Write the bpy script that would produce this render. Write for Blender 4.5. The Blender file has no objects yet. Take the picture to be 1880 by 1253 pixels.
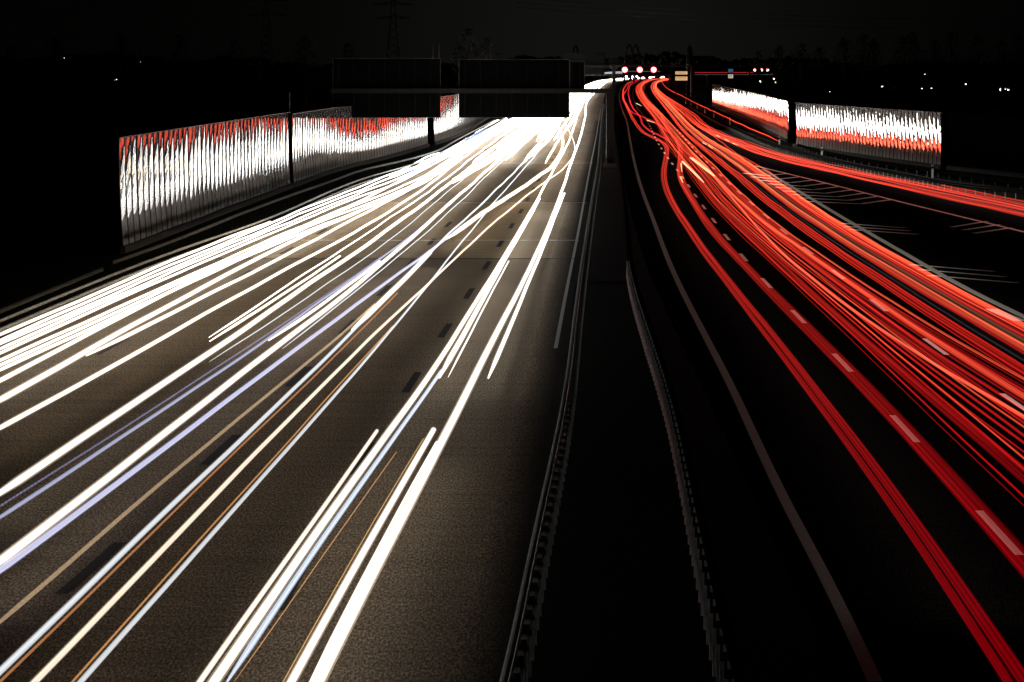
import bpy, math, random
from mathutils import Vector

# ---------------------------------------------------------------- camera, sky, exposure
C = bpy.context.scene.collection
SC = bpy.context.scene
H = 8.8            # eye height: standing on a bridge over the motorway
F = 6190.0         # focal length in photo pixels (photo 1880 wide)
HX, HY = 940.0, 118.0
cam = bpy.data.cameras.new('camera')
cam.sensor_width = 36.0
cam.lens = 36.0 * F / 1880.0
cam.shift_y = -(626.5 - HY) / 1880.0
cam.clip_start = 0.5
cam.clip_end = 12000
co = bpy.data.objects.new('camera', cam)
co.location = (0, 0, H)
co.rotation_euler = (math.radians(90), 0, 0)
C.objects.link(co)
SC.camera = co

w = bpy.data.worlds.new('World')
SC.world = w
w.use_nodes = True
nt = w.node_tree
bg = nt.nodes['Background']
tc = nt.nodes.new('ShaderNodeTexCoord')
dt = nt.nodes.new('ShaderNodeVectorMath'); dt.operation = 'DOT_PRODUCT'
dt.inputs[1].default_value = Vector((0.026, 1.0, 0.006)).normalized()
nt.links.new(tc.outputs['Generated'], dt.inputs[0])
pw = nt.nodes.new('ShaderNodeMath'); pw.operation = 'POWER'; pw.use_clamp = True
pw.inputs[1].default_value = 380
mx = nt.nodes.new('ShaderNodeMath'); mx.operation = 'MAXIMUM'; mx.inputs[1].default_value = 0.0
nt.links.new(dt.outputs['Value'], mx.inputs[0])
nt.links.new(mx.outputs[0], pw.inputs[0])
ma = nt.nodes.new('ShaderNodeMath'); ma.operation = 'MULTIPLY_ADD'
ma.inputs[1].default_value = 0.0050; ma.inputs[2].default_value = 0.0007
nt.links.new(pw.outputs[0], ma.inputs[0])
nt.links.new(ma.outputs[0], bg.inputs['Strength'])
bg.inputs['Color'].default_value = (1.0, 1.0, 0.86, 1)

SC.view_settings.view_transform = 'Standard'
SC.view_settings.look = 'None'
SC.view_settings.exposure = 0.0
SC.view_settings.gamma = 1.0
SC.cycles.transparent_max_bounces = 96
SC.cycles.max_bounces = 5
SC.cycles.diffuse_bounces = 2
SC.cycles.glossy_bounces = 3
SC.cycles.transmission_bounces = 2
SC.cycles.sample_clamp_indirect = 4.0
SC.cycles.use_denoising = True
SC.cycles.use_light_tree = True

R = random.Random(7)
BEAM_FILL = 1.7          # watts per metre of the added lamps above the lanes

# ---------------------------------------------------------------- materials
def new_mat(name):
    m = bpy.data.materials.new(name); m.use_nodes = True
    n = m.node_tree
    for x in list(n.nodes): n.nodes.remove(x)
    return m, n, n.nodes.new('ShaderNodeOutputMaterial')

def noise(n, scale, detail=3, coord='Object', rough=.6, vscale=None):
    t = n.nodes.new('ShaderNodeTexCoord')
    x = n.nodes.new('ShaderNodeTexNoise')
    x.inputs['Scale'].default_value = scale
    x.inputs['Detail'].default_value = detail
    x.inputs['Roughness'].default_value = rough
    if vscale:
        mp = n.nodes.new('ShaderNodeMapping'); mp.inputs['Scale'].default_value = vscale
        n.links.new(t.outputs[coord], mp.inputs['Vector']); n.links.new(mp.outputs[0], x.inputs['Vector'])
    else:
        n.links.new(t.outputs[coord], x.inputs['Vector'])
    return x.outputs['Fac']

def ramp(n, fac, stops):
    r = n.nodes.new('ShaderNodeValToRGB')
    e = r.color_ramp.elements
    e[0].position, e[0].color = stops[0][0], (*stops[0][1], 1)
    e[1].position, e[1].color = stops[-1][0], (*stops[-1][1], 1)
    for p, c in stops[1:-1]:
        q = e.new(p); q.color = (*c, 1)
    n.links.new(fac, r.inputs[0])
    return r.outputs[0]

def mult(n, a, b):
    m = n.nodes.new('ShaderNodeMix'); m.data_type = 'RGBA'; m.blend_type = 'MULTIPLY'
    m.inputs['Factor'].default_value = 1
    n.links.new(a, m.inputs[6]); n.links.new(b, m.inputs[7])
    return m.outputs[2]

def solid(name, c, rough=.6, metal=0.0, nscale=8, namp=.25, bump=0.0, spec=.5):
    m, n, o = new_mat(name)
    p = n.nodes.new('ShaderNodeBsdfPrincipled')
    f = noise(n, nscale)
    col = ramp(n, f, [(.3, tuple(v * (1 - namp) for v in c)), (.7, tuple(min(1, v * (1 + namp)) for v in c))])
    n.links.new(col, p.inputs['Base Color'])
    p.inputs['Roughness'].default_value = rough
    p.inputs['Metallic'].default_value = metal
    p.inputs['Specular IOR Level'].default_value = spec
    if bump:
        b = n.nodes.new('ShaderNodeBump'); b.inputs['Strength'].default_value = bump
        b.inputs['Distance'].default_value = .02
        n.links.new(f, b.inputs['Height']); n.links.new(b.outputs[0], p.inputs['Normal'])
    n.links.new(p.outputs[0], o.inputs[0])
    return m

def asphalt(name, base, rough=.8, speck=1.0, spec=.04, edge=None):
    m, n, o = new_mat(name)
    p = n.nodes.new('ShaderNodeBsdfPrincipled')
    g = noise(n, 1.0, 2, rough=.8, vscale=(26, 5.0, 26))   # stones dragged out along the lane by the paver and tyres
    grain = ramp(n, g, [(.36, (.3,) * 3), (.5, (.85,) * 3), (.64, (2.0 * speck,) * 3)])
    big = ramp(n, noise(n, .25, 4, vscale=(1, .12, 1)), [(.3, (.75, .74, .73)), (.7, (1.2, 1.2, 1.2))])
    # tyre-polished tracks and transverse paver streaks
    tr = ramp(n, noise(n, 1.0, 3, vscale=(.04, 1.3, 1)), [(.34, (.84,) * 3), (.5, (1.0,) * 3), (.72, (1.1,) * 3)])
    rgb = n.nodes.new('ShaderNodeRGB'); rgb.outputs[0].default_value = (*base, 1)
    src = rgb.outputs[0]
    if edge is not None:                               # dark shoulder, with the headlight falloff painted into its base colour
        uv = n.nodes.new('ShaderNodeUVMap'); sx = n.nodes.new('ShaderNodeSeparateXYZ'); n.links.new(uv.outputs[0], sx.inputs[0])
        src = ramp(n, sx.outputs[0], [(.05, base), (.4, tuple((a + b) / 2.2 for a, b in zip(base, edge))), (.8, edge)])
    c = mult(n, mult(n, mult(n, src, grain), big), tr)
    n.links.new(c, p.inputs['Base Color'])
    p.inputs['Roughness'].default_value = rough
    p.inputs['Specular IOR Level'].default_value = spec
    b = n.nodes.new('ShaderNodeBump'); b.inputs['Strength'].default_value = .9
    b.inputs['Distance'].default_value = .012
    n.links.new(g, b.inputs['Height']); n.links.new(b.outputs[0], p.inputs['Normal'])
    n.links.new(p.outputs[0], o.inputs[0])
    return m

def emis(name, c, s):
    m, n, o = new_mat(name)
    e = n.nodes.new('ShaderNodeEmission')
    e.inputs[0].default_value = (*c, 1); e.inputs[1].default_value = s
    n.links.new(e.outputs[0], o.inputs[0])
    return m

def trail_mat(name, strength, additive, streak, sampling='AUTO', freq=5.0, hairs=False):
    """light left along a path: colour comes from the mesh, fine strands run along its length"""
    m, n, o = new_mat(name)
    a = n.nodes.new('ShaderNodeAttribute'); a.attribute_name = 'glow'
    col = a.outputs['Color']
    if streak > 0:
        uv = n.nodes.new('ShaderNodeUVMap')
        mp = n.nodes.new('ShaderNodeMapping'); mp.inputs['Scale'].default_value = (.004, freq, 1)
        oi = n.nodes.new('ShaderNodeObjectInfo')
        cb = n.nodes.new('ShaderNodeCombineXYZ')
        mm = n.nodes.new('ShaderNodeMath'); mm.operation = 'MULTIPLY'; mm.inputs[1].default_value = 57.0
        n.links.new(oi.outputs['Random'], mm.inputs[0]); n.links.new(mm.outputs[0], cb.inputs[1])
        ad = n.nodes.new('ShaderNodeVectorMath'); ad.operation = 'ADD'
        n.links.new(uv.outputs[0], mp.inputs['Vector'])
        n.links.new(mp.outputs[0], ad.inputs[0]); n.links.new(cb.outputs[0], ad.inputs[1])
        x = n.nodes.new('ShaderNodeTexNoise'); x.inputs['Scale'].default_value = 1.0
        x.inputs['Detail'].default_value = 4; x.inputs['Roughness'].default_value = .65
        n.links.new(ad.outputs[0], x.inputs['Vector'])
        lo = 1 - streak
        r = ramp(n, x.outputs['Fac'], [(.36, (lo,) * 3), (.5, (.5 + .5 * lo,) * 3), (.62, (1.0 + .7 * streak,) * 3)])
        col = mult(n, col, r)
    if hairs:
        uv2 = n.nodes.new('ShaderNodeUVMap')
        wv = n.nodes.new('ShaderNodeTexWave'); wv.bands_direction = 'X'
        wv.inputs['Scale'].default_value = .9
        n.links.new(uv2.outputs[0], wv.inputs['Vector'])
        col = mult(n, col, ramp(n, wv.outputs['Fac'], [(.35, (.08,) * 3), (.6, (1,) * 3)]))
    e = n.nodes.new('ShaderNodeEmission')
    n.links.new(col, e.inputs[0]); e.inputs[1].default_value = strength
    if additive:
        t = n.nodes.new('ShaderNodeBsdfTransparent'); s = n.nodes.new('ShaderNodeAddShader')
        n.links.new(e.outputs[0], s.inputs[0]); n.links.new(t.outputs[0], s.inputs[1])
        n.links.new(s.outputs[0], o.inputs[0])
    else:
        n.links.new(e.outputs[0], o.inputs[0])
    m.cycles.emission_sampling = sampling
    return m

M = {}
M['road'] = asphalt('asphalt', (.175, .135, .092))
M['shoulder'] = asphalt('shoulder_asphalt_light_fade', (.175, .135, .092), edge=(.008, .008, .006))
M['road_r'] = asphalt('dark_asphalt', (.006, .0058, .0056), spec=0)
M['deck'] = asphalt('bridge_deck_surface', (.25, .19, .12), .7)
M['soil'] = solid('bare_soil', (.006, .006, .005), .95, nscale=3, namp=.5, bump=.5, spec=.02)
M['grass'] = solid('rough_verge', (.008, .01, .006), .95, nscale=5, namp=.6, bump=.8, spec=.02)
M['paint'] = solid('road_paint', (.75, .75, .72), .5, nscale=14, namp=.12)
M['paint_old'] = solid('worn_road_paint', (.36, .36, .33), .6, nscale=9, namp=.25)
M['tar'] = solid('black_masking', (.028, .026, .025), .7, nscale=6, spec=.03)
M['joint'] = solid('joint_steel', (.45, .42, .38), .3, .7)
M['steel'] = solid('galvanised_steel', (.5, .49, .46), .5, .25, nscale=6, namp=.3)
M['steel_dark'] = solid('weathered_steel', (.012, .012, .012), .5, 0, nscale=6, namp=.3, spec=.15)
M['post'] = solid('galvanised_post', (.85, .9, .92), .6, 0, nscale=9, namp=.4)
M['slab'] = solid('dirty_slab', (.012, .012, .011), .9, nscale=2, spec=.02)
M['concrete'] = solid('concrete', (.05, .048, .043), .85, nscale=2.5, namp=.3, bump=.3, spec=.05)
M['signback'] = solid('sign_back_metal', (.006, .0068, .008), .6, 0, nscale=1.2, namp=.3, spec=.06)
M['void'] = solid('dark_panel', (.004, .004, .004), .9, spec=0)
M['frame'] = solid('sign_frame', (.06, .06, .055), .5, .2)
M['mullion'] = solid('dark_post_paint', (.008, .008, .009), .6, spec=.05)
M['bark'] = solid('bark', (.004, .004, .0035), .9)
M['leaf'] = solid('dark_foliage', (.006, .008, .004), .95, spec=.02)
M['white_plastic'] = solid('white_plastic', (.8, .8, .78), .4)
M['black'] = solid('black_paint', (.006, .006, .006), .6, spec=.05)
M['post_dim'] = solid('dark_grey_post', (.16, .17, .17), .7, nscale=9, namp=.4)  # same kind of post in a darker base colour
M['head'] = trail_mat('headlight_core', 5.5, False, .35, freq=7)
M['head_soft'] = trail_mat('headlight_fringe', 1.0, True, .5, 'NONE', freq=9)
M['hair'] = trail_mat('flickering_lamp', 1.0, True, .3, 'NONE', freq=6, hairs=True)
M['tail'] = trail_mat('tail_lamp_glow', 1.0, True, .92, 'AUTO', freq=5)

def pane_mat(name, rough):
    m, n, o = new_mat(name)
    g = n.nodes.new('ShaderNodeBsdfGlossy'); g.inputs['Roughness'].default_value = rough
    g.inputs['Color'].default_value = (.6, .6, .6, 1)
    t = n.nodes.new('ShaderNodeBsdfTransparent'); t.inputs[0].default_value = (.45, .5, .5, 1)
    f = n.nodes.new('ShaderNodeFresnel'); f.inputs['IOR'].default_value = 2.4
    mxx = n.nodes.new('ShaderNodeMixShader')
    # rippled sheet: the surface is slightly wavy
    h = noise(n, 1.0, 1, vscale=(.8, .8, 1.6), rough=.4)
    b = n.nodes.new('ShaderNodeBump'); b.inputs['Strength'].default_value = 1.0
    b.inputs['Distance'].default_value = .006
    n.links.new(h, b.inputs['Height'])
    n.links.new(b.outputs[0], g.inputs['Normal'])
    n.links.new(f.outputs[0], mxx.inputs[0]); n.links.new(t.outputs[0], mxx.inputs[1]); n.links.new(g.outputs[0], mxx.inputs[2])
    # pale grey diffuse layer over the glass, heaviest near the ground
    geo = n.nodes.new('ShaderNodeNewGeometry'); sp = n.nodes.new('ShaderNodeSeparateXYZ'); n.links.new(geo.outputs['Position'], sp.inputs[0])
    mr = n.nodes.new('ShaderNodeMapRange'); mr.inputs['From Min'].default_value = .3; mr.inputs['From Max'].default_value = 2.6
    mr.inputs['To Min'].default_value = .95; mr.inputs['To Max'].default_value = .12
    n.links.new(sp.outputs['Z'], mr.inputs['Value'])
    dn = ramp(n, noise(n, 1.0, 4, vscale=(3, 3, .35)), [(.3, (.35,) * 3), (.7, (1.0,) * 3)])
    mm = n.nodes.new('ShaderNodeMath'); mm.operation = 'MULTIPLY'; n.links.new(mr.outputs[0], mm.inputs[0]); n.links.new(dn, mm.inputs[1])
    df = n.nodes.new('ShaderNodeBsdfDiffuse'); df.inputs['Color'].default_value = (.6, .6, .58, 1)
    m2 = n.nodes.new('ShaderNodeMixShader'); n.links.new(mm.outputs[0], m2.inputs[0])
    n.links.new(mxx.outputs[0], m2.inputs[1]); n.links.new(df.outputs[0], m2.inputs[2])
    n.links.new(m2.outputs[0], o.inputs[0])
    return m
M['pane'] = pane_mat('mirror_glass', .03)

# ---------------------------------------------------------------- helpers
def prop(o, label=None, cat=None, group=None, kind=None):
    if label: o['label'] = label
    if cat: o['category'] = cat
    if group: o['group'] = group
    if kind: o['kind'] = kind
    return o

class MB:
    def __init__(s): s.v = []; s.f = []; s.fm = []
    def add(s, v, f, mi=0):
        k = len(s.v); s.v += v; s.f += [tuple(i + k for i in q) for q in f]; s.fm += [mi] * len(f)
    def box(s, x0, x1, y0, y1, z0, z1, mi=0):
        v = [(x, y, z) for z in (z0, z1) for y in (y0, y1) for x in (x0, x1)]
        s.add(v, [(0, 2, 3, 1), (4, 5, 7, 6), (0, 1, 5, 4), (2, 6, 7, 3), (0, 4, 6, 2), (1, 3, 7, 5)], mi)
    def obox(s, c, ax, hx, hy, z0, z1, mi=0):
        """box centred at c (x,y) with heading unit vector ax (its local y)"""
        ux, uy = ax; px, py = uy, -ux
        v = []
        for z in (z0, z1):
            for b in (-hy, hy):
                for a in (-hx, hx):
                    v.append((c[0] + px * a + ux * b, c[1] + py * a + uy * b, z))
        s.add(v, [(0, 2, 3, 1), (4, 5, 7, 6), (0, 1, 5, 4), (2, 6, 7, 3), (0, 4, 6, 2), (1, 3, 7, 5)], mi)
    def tube(s, pts, rad, n=6, mi=0):
        ring = []
        for i, p in enumerate(pts):
            p = Vector(p)
            d = (Vector(pts[min(i + 1, len(pts) - 1)]) - Vector(pts[max(i - 1, 0)])).normalized()
            up = Vector((0, 0, 1)) if abs(d.z) < .95 else Vector((1, 0, 0))
            a = d.cross(up).normalized(); b = a.cross(d)
            r = rad[i] if isinstance(rad, (list, tuple)) else rad
            ring.append([tuple(p + a * (r * math.cos(t)) + b * (r * math.sin(t))) for t in [2 * math.pi * k / n for k in range(n)]])
        v = [q for r_ in ring for q in r_]; f = []
        for i in range(len(pts) - 1):
            for k in range(n):
                f.append((i * n + k, i * n + (k + 1) % n, (i + 1) * n + (k + 1) % n, (i + 1) * n + k))
        f.append(tuple(range(n))[::-1]); f.append(tuple((len(pts) - 1) * n + k for k in range(n)))
        s.add(v, f, mi)
    def sweep(s, path, prof, mi=0):
        """prof: closed list of (lateral, z) swept along ground path [(x,y)]"""
        n = len(prof); v = []; f = []
        for i, p in enumerate(path):
            a = path[max(i - 1, 0)]; b = path[min(i + 1, len(path) - 1)]
            dx, dy = b[0] - a[0], b[1] - a[1]; L = math.hypot(dx, dy) or 1
            nx, ny = dy / L, -dx / L
            for l, z in prof: v.append((p[0] + nx * l, p[1] + ny * l, z))
        for i in range(len(path) - 1):
            for k in range(n):
                f.append((i * n + k, i * n + (k + 1) % n, (i + 1) * n + (k + 1) % n, (i + 1) * n + k))
        f.append(tuple(range(n))[::-1]); f.append(tuple((len(path) - 1) * n + k for k in range(n)))
        s.add(v, f, mi)
    def build(s, name, mats, parent=None, smooth=False):
        me = bpy.data.meshes.new(name)
        me.from_pydata(s.v, [], s.f)
        if not isinstance(mats, (list, tuple)): mats = [mats]
        for m in mats: me.materials.append(m)
        if len(mats) > 1: me.polygons.foreach_set('material_index', s.fm)
        if smooth: me.polygons.foreach_set('use_smooth', [True] * len(me.polygons))
        me.update()
        o = bpy.data.objects.new(name, me); C.objects.link(o)
        if parent: o.parent = parent; o.matrix_parent_inverse = parent.matrix_world.inverted()
        return o

def empty(name, loc=(0, 0, 0)):
    o = bpy.data.objects.new(name, None); C.objects.link(o)
    o.location = loc; o.empty_display_size = .3
    return o

def part(mb, name, mats, parent, smooth=False):
    """parts are modelled in world space; shift them into the parent's frame"""
    L = parent.location
    mb.v = [(a - L[0], b - L[1], c - L[2]) for a, b, c in mb.v]
    me = mb.build(name, mats, None, smooth)
    me.parent = parent
    return me

def herm(pts):
    """smooth x(y) through survey points sorted by y"""
    P = sorted(((y, x) for x, y in pts))
    n = len(P); t = []
    for i in range(n):
        if i == 0: t.append((P[1][1] - P[0][1]) / (P[1][0] - P[0][0]))
        elif i == n - 1: t.append((P[-1][1] - P[-2][1]) / (P[-1][0] - P[-2][0]))
        else:
            h0 = P[i][0] - P[i-1][0]; h1 = P[i+1][0] - P[i][0]
            d0 = (P[i][1] - P[i-1][1]) / h0; d1 = (P[i+1][1] - P[i][1]) / h1
            t.append((d0 * h1 + d1 * h0) / (h0 + h1))
    def f(y):
        y = max(P[0][0], min(P[-1][0], y))
        i = 0
        while i < n - 2 and y > P[i+1][0]: i += 1
        h = P[i+1][0] - P[i][0]; s = (y - P[i][0]) / h
        return ((2*s**3 - 3*s*s + 1) * P[i][1] + (s**3 - 2*s*s + s) * h * t[i]
                + (-2*s**3 + 3*s*s) * P[i+1][1] + (s**3 - s*s) * h * t[i+1])
    return f, P[0][0], P[-1][0]

def smooth_fn(pts, sig=.11, low=.012):
    """a driver's line has no kinks: relax the surveyed streak, strongly near the bridge, barely far off"""
    f0, a, b = herm(pts)
    la, lb = math.log(a - HY), math.log(b - HY)
    n = max(8, int((lb - la) / .02)); h = (lb - la) / n
    V = [la + h * i for i in range(n + 1)]
    X = [f0(HY + math.exp(v)) for v in V]
    def ext(i):
        if 0 <= i <= n: return X[i]
        y = HY + math.exp(la + h * i)
        k = min(4, n)
        if i < 0:
            y0, y1 = a, HY + math.exp(V[k]); s_ = (X[k] - X[0]) / (y1 - y0); return X[0] + s_ * (y - y0)
        y0, y1 = HY + math.exp(V[n-k]), b; s_ = (X[n] - X[n-k]) / (y1 - y0); return X[n] + s_ * (y - y1)
    out = []
    for i in range(n + 1):
        y = HY + math.exp(V[i])
        t = max(0.0, min(1.0, (y - 300) / 220.0)); sg = low + (sig - low) * t
        m = int(3 * sg / h) + 1; ws = xs = 0.0
        # local straight-line fit in y: keeps straight runs straight
        sy = syy = sx = sxy = 0.0
        for j in range(-m, m + 1):
            w_ = math.exp(-.5 * (j * h / sg) ** 2); yy = HY + math.exp(la + h * (i + j)); xx = ext(i + j)
            ws += w_; sy += w_ * yy; syy += w_ * yy * yy; sx += w_ * xx; sxy += w_ * xx * yy
        den = ws * syy - sy * sy
        if abs(den) < 1e-9: out.append(X[i])
        else:
            bb = (ws * sxy - sy * sx) / den; aa = (sx - bb * sy) / ws; out.append(aa + bb * y)
    def f(y):
        v = (math.log(max(a, min(b, y)) - HY) - la) / h; i = min(n - 1, max(0, int(v))); t = v - i
        return out[i] + (out[i+1] - out[i]) * t
    return f, a, b

def grd(px, py, z=0.0):
    Y = F * (H - z) / (py - HY)
    return ((px - HX) * (H - z) / (py - HY), Y)

def steps(ya, yb, k=.035):
    """station list between two survey rows, denser in the distance"""
    out = [yb]; y = yb
    while True:
        y = HY + (y - HY) * (1 - k)
        if y <= ya: break
        out.append(y)
    out.append(ya)
    return out

def gpath(pts, z=0.0, k=.035):
    f, a, b = smooth_fn(pts, .08)
    return [grd(f(y), y, z) for y in steps(a, b, k)]

def resample(path, step, start=0.0):
    out = []; d = start; acc = 0
    for i in range(len(path) - 1):
        a, b = path[i], path[i+1]; L = math.hypot(b[0]-a[0], b[1]-a[1])
        while d <= acc + L:
            t = (d - acc) / L; out.append((a[0] + (b[0]-a[0])*t, a[1] + (b[1]-a[1])*t)); d += step
        acc += L
    return out

def heading(path, i):
    a = path[max(i-1, 0)]; b = path[min(i+1, len(path)-1)]
    dx, dy = b[0]-a[0], b[1]-a[1]; L = math.hypot(dx, dy)
    return (dx/L, dy/L)

def strip(mb, path, wid, z, mi=0, off=0.0):
    v = []; f = []
    for i, p in enumerate(path):
        u = heading(path, i); nx, ny = u[1], -u[0]
        for s in (off - wid/2, off + wid/2): v.append((p[0] + nx*s, p[1] + ny*s, z))
        if i: k = 2*i; f.append((k-2, k-1, k+1, k))
    mb.add(v, f, mi)

# ---------------------------------------------------------------- ground and roads
g = MB(); g.add([(-3000, -60, -.02), (3000, -60, -.02), (3000, 9000, -.02), (-3000, 9000, -.02)], [(0, 1, 2, 3)])
prop(g.build('ground', M['grass']), kind='structure')

FAR = [(1250, 140.6)]
# survey rows: (photo x, photo y) of things lying on the ground
L_left = [(-520, 900), (-260, 760), (-20, 640), (220, 520), (480, 428), (600, 372), (690, 330), (775, 300), (840, 268), (905, 232), (960, 203), (1010, 184), (1048, 170), (1072, 158), (1092, 150), (1130, 145), (1175, 142.6), (1230, 141.2)]
L_right = [(905, 1400), (945, 1253), (985, 1000), (1035, 700), (1066, 446), (1082, 340), (1098, 250), (1107, 200), (1112, 172), (1120, 160), (1135, 151), (1165, 146), (1205, 143.2), (1245, 141.6)]
def between(pa, pb, z, name, mat, ya, yb, zz=0.0, k=.04):
    fa, a0, a1 = herm(pa); fb, b0, b1 = herm(pb)
    mb = MB(); v = []; f = []
    n = 14
    rows = steps(ya, yb, k)
    for i, y in enumerate(rows):
        # extend sideways past the survey by straight continuation
        def ev(fn, lo, hi):
            if y <= hi: return fn(y)
            s = (fn(hi) - fn(hi - 5)) / 5; return fn(hi) + s * (y - hi)
        xa, xb = ev(fa, a0, a1), ev(fb, b0, b1)
        for j in range(n + 1):
            p = grd(xa + (xb - xa) * j / n, y, 0); v.append((p[0], p[1], z))
        if i:
            for j in range(n):
                q = (i-1)*(n+1)+j; f.append((q, q+1, q+n+2, q+n+1))
    mb.add(v, f)
    o = mb.build(name, mat)
    ul = o.data.uv_layers.new(name='UVMap')
    for lp, l_ in zip(o.data.loops, ul.data): l_.uv = ((lp.vertex_index % (n + 1)) / n, 0)
    return o
o = between(L_left, L_right, 0.0, 'road', M['road'], 142, 1500); prop(o, kind='structure')
R_left = [(1760, 1500), (1545, 1253), (1470, 1100), (1290, 700), (1185, 470), (1150, 340), (1139, 280), (1132, 222), (1128, 190), (1129, 170), (1137, 156), (1160, 147), (1200, 143.5), (1250, 141.5)]
R_right = [(2900, 560), (2400, 480), (1960, 405), (1880, 377), (1722, 345), (1590, 318), (1431, 282), (1340, 243), (1280, 208), (1225, 174), (1210, 160), (1215, 150), (1235, 145), (1265, 142)]
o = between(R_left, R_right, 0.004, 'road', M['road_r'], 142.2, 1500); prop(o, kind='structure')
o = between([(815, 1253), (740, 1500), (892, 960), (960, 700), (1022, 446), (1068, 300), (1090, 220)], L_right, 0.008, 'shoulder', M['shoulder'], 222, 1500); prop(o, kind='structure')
# bridge section of the left carriageway, paler surface between expansion joints
o = between(L_left, L_right, 0.004, 'bridge_deck', M['deck'], 373, 475); prop(o, kind='structure')
# median strip
o = between([(950, 1400), (985, 1000), (1038, 700), (1069, 446), (1101, 250), (1109, 200)], [(1545, 1253), (1470, 1100), (1285, 700), (1181, 470), (1136, 280), (1129, 222), (1127, 200)], 0.012, 'median', M['soil'], 200, 1400)
prop(o, kind='structure')
o = between([(1062, 446), (1092, 310)], [(1150, 446), (1140, 310)], 0.05, 'median_slab', M['slab'], 312, 520)
prop(o, kind='structure')

# steel expansion joints across the left road
for y in (475.5, 442, 373, 300):
    a = herm(L_left)[0](y); b = herm(L_right)[0](y)
    mb = MB(); p, q = grd(a, y), grd(b, y)
    mb.box(p[0], q[0], p[1] - .12, p[1] + .12, .006, .016)
    prop(mb.build('expansion_joint', M['joint'] if y != 475.5 else M['tar']), 
         {475.5: 'dark joint line across the left road at the near end of the paler bridge deck',
          442: 'thin bright steel joint across the middle of the paler bridge deck',
          373: 'steel joint across the left road at the far end of the paler bridge deck',
          300: 'farthest steel joint across the left road just before the sign gantry'}[y], 'expansion joint', 'expansion joints across the left road')

# painted lines, right carriageway
mb = MB()
edge = gpath([(1607, 1253), (1522, 1071), (1440, 920), (1375, 780), (1339, 700), (1306, 640), (1282, 592), (1245, 521), (1225, 474), (1202, 411), (1178, 347), (1165, 300), (1156, 254), (1150.6, 223), (1141.7, 200), (1137, 180), (1139, 165), (1148, 154.5), (1165, 148)])
strip(mb, edge, .22, .010)
prop(mb.build('edge_line', M['paint_old']), kind='structure')
mb = MB()
strip(mb, gpath([(1386, 305), (1491, 330.5), (1636, 367), (1830.6, 414.5), (1900, 431), (2050, 470)]), .26, .010)
prop(mb.build('edge_line', M['paint']), kind='structure')
mb = MB()
strip(mb, gpath([(1990, 636), (1880, 580), (1819, 556), (1700, 488), (1552, 403), (1484, 362), (1400, 311)]), .3, .010)
prop(mb.build('edge_line', M['paint_old']), kind='structure')
mb = MB()
strip(mb, gpath([(1020, 640), (1048, 494), (1058, 446), (1073, 364), (1085, 300), (1095, 250), (1103, 200)]), .12, .010)
prop(mb.build('edge_line', M['paint_old']), kind='structure')

def dash_line(pts, step, ln, wid, mat, near_label, group, start=0.0, k=.02, cnt=80):
    path = gpath(pts, 0, k)
    fine = resample(path, .5)
    n = int(step / .5); m = int(ln / .5)
    i = int(start / .5); c = 0
    while i + m < len(fine) and c < cnt:
        mb = MB(); strip(mb, fine[i:i+m+1], wid, .010)
        o = mb.build('lane_dash', mat)
        prop(o, near_label, 'lane marking', group)
        i += n; c += 1
dash_line([(1900, 1051), (1880, 1030), (1736, 870), (1600, 722), (1503, 621), (1436, 551), (1384, 496), (1352, 458), (1327, 427), (1298, 389), (1270, 350), (1245, 315), (1228.5, 293.6), (1217, 277), (1207, 261.5), (1197, 240), (1191, 228), (1181, 212), (1171, 200), (1164, 185), (1162, 170), (1166, 160), (1175, 153)],
          18, 6, .16, M['paint'], 'white lane dash in the dotted line beside the innermost pair of red light trails', 'lane dashes in the left dotted line of the right carriageway', 2.0)
dash_line([(2010, 840), (1900, 765), (1832, 719), (1692, 619), (1597, 550), (1524, 493), (1476, 455), (1438, 426), (1408, 398), (1370, 366), (1339, 337), (1300, 300), (1275, 275), (1253, 250), (1232, 228), (1215, 210), (1200, 193), (1187, 175), (1183, 162), (1190, 153)],
          18, 6, .16, M['paint'], 'white lane dash in the dotted line between the two thick bundles of red light trails', 'lane dashes in the right dotted line of the right carriageway', 8.5)
mb = MB(); strip(mb, gpath([(1813, 568), (1838, 580), (1866, 590)]), .45, .010)
prop(mb.build('lane_dash', M['paint_old']), 'broad grey dash under the outermost orange light trails near the right picture edge', 'lane marking')
tl = 'black masked lane dash between the two right-hand lanes of the left road'
dash_line([(480, 1180), (600, 955), (735, 735), (800, 635), (845, 565), (880, 510), (907, 467), (925, 437), (957, 388), (978, 350), (1009, 301), (1021, 282)], 18, 6, .22, M['tar'], tl, 'black dashes in the right dotted line of the left road', 3.0)
dash_line([(-60, 1230), (70, 1130), (330, 895), (500, 740), (600, 640), (680, 560), (760, 478), (840, 395)], 18, 6, .22, M['tar'], 'black masked lane dash in the middle dotted line of the left road', 'black dashes in the middle dotted line of the left road', 7.0)
dash_line([(150, 668), (390, 536), (474, 489), (560, 443), (650, 393)], 18, 6, .16, M['tar'], 'thin black masked lane dash in the left dotted line of the left road', 'black dashes in the left dotted line of the left road', 3.0)

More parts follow.
